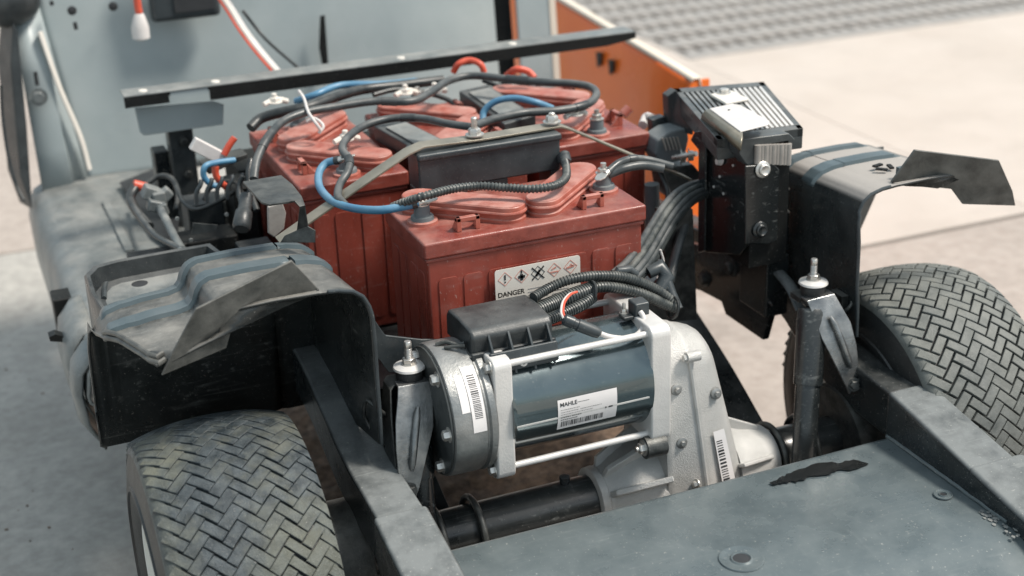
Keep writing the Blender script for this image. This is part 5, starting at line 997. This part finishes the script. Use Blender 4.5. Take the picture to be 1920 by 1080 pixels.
bm = B(); poly(bm, [(-0.5146, 1.2169, 0.3900), (-0.4260, 1.2811, 0.3900), (-0.4017, 1.1556, 0.3900), (-0.4826, 0.8008, 0.3900), (-0.5022, 0.8978, 0.3900)], (0, 0, .004)); obj('rubber_mat', bm, 'ink', lg)
bm = B(); lathe(bm, (-0.4312, 0.4600, 0.5335), Vector((-0.4103, 0.5000, 0.5678)) - Vector((-0.4312, 0.4600, 0.5335)), [(0, .011), (.004, .014), (.03, .013), (.034, .010), (.06, .010)], 18); tag(obj('capacitor', bm, 'black_plastic'), 'black cylinder plug standing at the left battery edge', 'plug')
bm = B(); poly(bm, [(-0.4005, 0.4000, 0.5826), (-0.3782, 0.4000, 0.5853), (-0.3743, 0.4000, 0.5683), (-0.3798, 0.4000, 0.5445), (-0.3952, 0.4000, 0.5339), (-0.4039, 0.4000, 0.5421)], (0, .006, 0)); tag(obj('end_cover', bm, 'grate_metal', bevel=.002), 'pale rounded cover half hidden under the hook bracket', 'cover')
for pts, r, m_, lab in (([(-0.5122, 1.0614, 0.4000), (-0.5192, 0.9376, 0.4100), (-0.5167, 0.8166, 0.4200), (-0.5025, 0.7375, 0.4300), (-0.4977, 0.6393, 0.4400)], .004, 'cable_black', 'thin black wire hugging the left deck behind the tub'),
    ([(-0.4757, 0.7500, 0.5197), (-0.4736, 0.7000, 0.5071), (-0.4582, 0.6600, 0.5062), (-0.4191, 0.6400, 0.5240), (-0.3937, 0.6200, 0.5456)], .0035, 'cable_black', 'thin black wire crossing in front of the dark post'),
    ([(-0.3931, 0.6000, 0.5692), (-0.4008, 0.6000, 0.5528), (-0.4041, 0.5800, 0.5331), (-0.3991, 0.5600, 0.5210)], .004, 'cable_grey', 'thin grey wire dropping along the left battery corner'),
    ([(-0.4497, 0.6600, 0.5202), (-0.4338, 0.6600, 0.5383), (-0.4124, 0.6600, 0.5455), (-0.3954, 0.6400, 0.5443), (-0.3946, 0.6000, 0.5323)], .0032, 'cable_black', 'thin black wire arching over the comb of prongs'),
    ([(-0.5096, 0.8500, 0.4997), (-0.4857, 0.8500, 0.5102), (-0.4710, 0.8200, 0.5119), (-0.4693, 0.7800, 0.4982), (-0.4851, 0.7200, 0.4889)], .0045, 'cable_black', 'black wire arching left of the dark post'),
    ([(-0.3739, 0.6200, 0.5867), (-0.3840, 0.6000, 0.5677), (-0.3873, 0.5800, 0.5479), (-0.3866, 0.5500, 0.5264)], .005, 'cable_black', 'black wire falling between the battery and hook bracket'),
    ([(-0.1276, 0.7500, 0.6268), (-0.0842, 0.7600, 0.6278), (-0.0384, 0.7600, 0.6178), (0.0006, 0.7400, 0.6039), (0.0087, 0.7000, 0.5947)], .0045, 'cable_black', 'thin black wire weaving across the middle battery caps'),
    ([(0.0910, 0.8000, 0.6120), (0.1183, 0.7800, 0.6012), (0.1646, 0.7800, 0.5969), (0.1938, 0.7400, 0.5906), (0.2087, 0.7000, 0.5807)], .0045, 'cable_black', 'thin black wire across the right battery caps'),
    ([(0.2104, 0.3800, 0.5634), (0.2169, 0.3600, 0.5417), (0.2177, 0.3400, 0.5193), (0.2034, 0.3200, 0.4989), (0.1711, 0.2800, 0.4869)], .0045, 'cable_black', 'black wire dropping beside the solenoid')):
    cable(lab, pts, r, m_, name='wire', cat='wire')
# pink and white wires from the top
fl = thing('flat_wire_pair', 'pink and white wire pair falling from the top edge to the seat bar', 'wire', (-0.2731, 1.0000, 0.7029))
for i, (dx, m_, r) in enumerate(((0, 'label_cream', .0045), (-.0075, 'cable_red', .0022), (.006, 'white_plastic', .003))):
    bm = B(); tube(bm, [Vector(p) + Vector((dx, 0, 0)) for p in ((-0.3148, 1.0600, 0.7737), (-0.2966, 1.0500, 0.7397), (-0.2808, 1.0300, 0.7028), (-0.2622, 1.0000, 0.6676), (-0.2395, 0.9600, 0.6313))], r, 8); obj('strand', bm, m_, fl)
cable('thin dark wire falling behind the pink and white pair', [(-0.2526, 1.1500, 0.7113), (-0.2194, 1.1200, 0.6574), (-0.1874, 1.0000, 0.6214)], .0032, 'cable_black', name='wire', cat='wire')

# ------------------------------------------------------------------ orange side panel
op = thing('orange_side_panel', 'glossy orange body side with cream top edge beyond the right battery', 'body panel', (.6, 1.3, .2))
T1 = Vector((0.6000, 0.9549, 0.5059)); T2 = Vector((0.6000, 1.6227, 0.5539)); T3 = T2 + (T2 - T1) * .9
bm = B(); rows = []
for f in (0, .25, .5, .75, 1, 1.4, 1.9):
    p = T1 + (T2 - T1) * f; rows.append([p, p + Vector((-.004, 0, -.012)), p + Vector((-.012, 0, -.08)), p + Vector((-.006, 0, -.18)), p + Vector((0, 0, -.30)), p + Vector((.05, 0, -.42))])
loft(bm, rows); obj('side_skin', bm, 'orange_paint', op, solid=.006)
bm = B(); rows = []
for f in (-.01, .5, 1, 1.9):
    p = T1 + (T2 - T1) * f; rows.append([p + Vector((-.004, 0, .001)), p + Vector((0, 0, .008)), p + Vector((.018, 0, .008)), p + Vector((.022, 0, -.02))])
loft(bm, rows); obj('top_edge', bm, 'cream_paint', op, solid=.004, smooth=60)
bm = B(); poly(bm, [T1 + Vector((.0, -.004, 0)), T1 + Vector((-.03, -.004, -.07)), T1 + Vector((-.03, -.004, -.35)), T1 + Vector((.05, -.004, -.35)), T1 + Vector((.04, -.004, 0))], (0, .008, 0)); obj('end_fold', bm, 'orange_paint', op)
for p in ((0.5850, 1.3491, 0.4737), (0.5850, 1.2864, 0.4703)):
    bm = B(); p = Vector(p); poly(bm, [p + Vector((0, -.012, .012)), p + Vector((0, .014, .008)), p + Vector((0, .008, -.026)), p + Vector((0, -.008, -.016))], (-.004, 0, 0)); obj('clip_slot', bm, 'fender_inner', op)
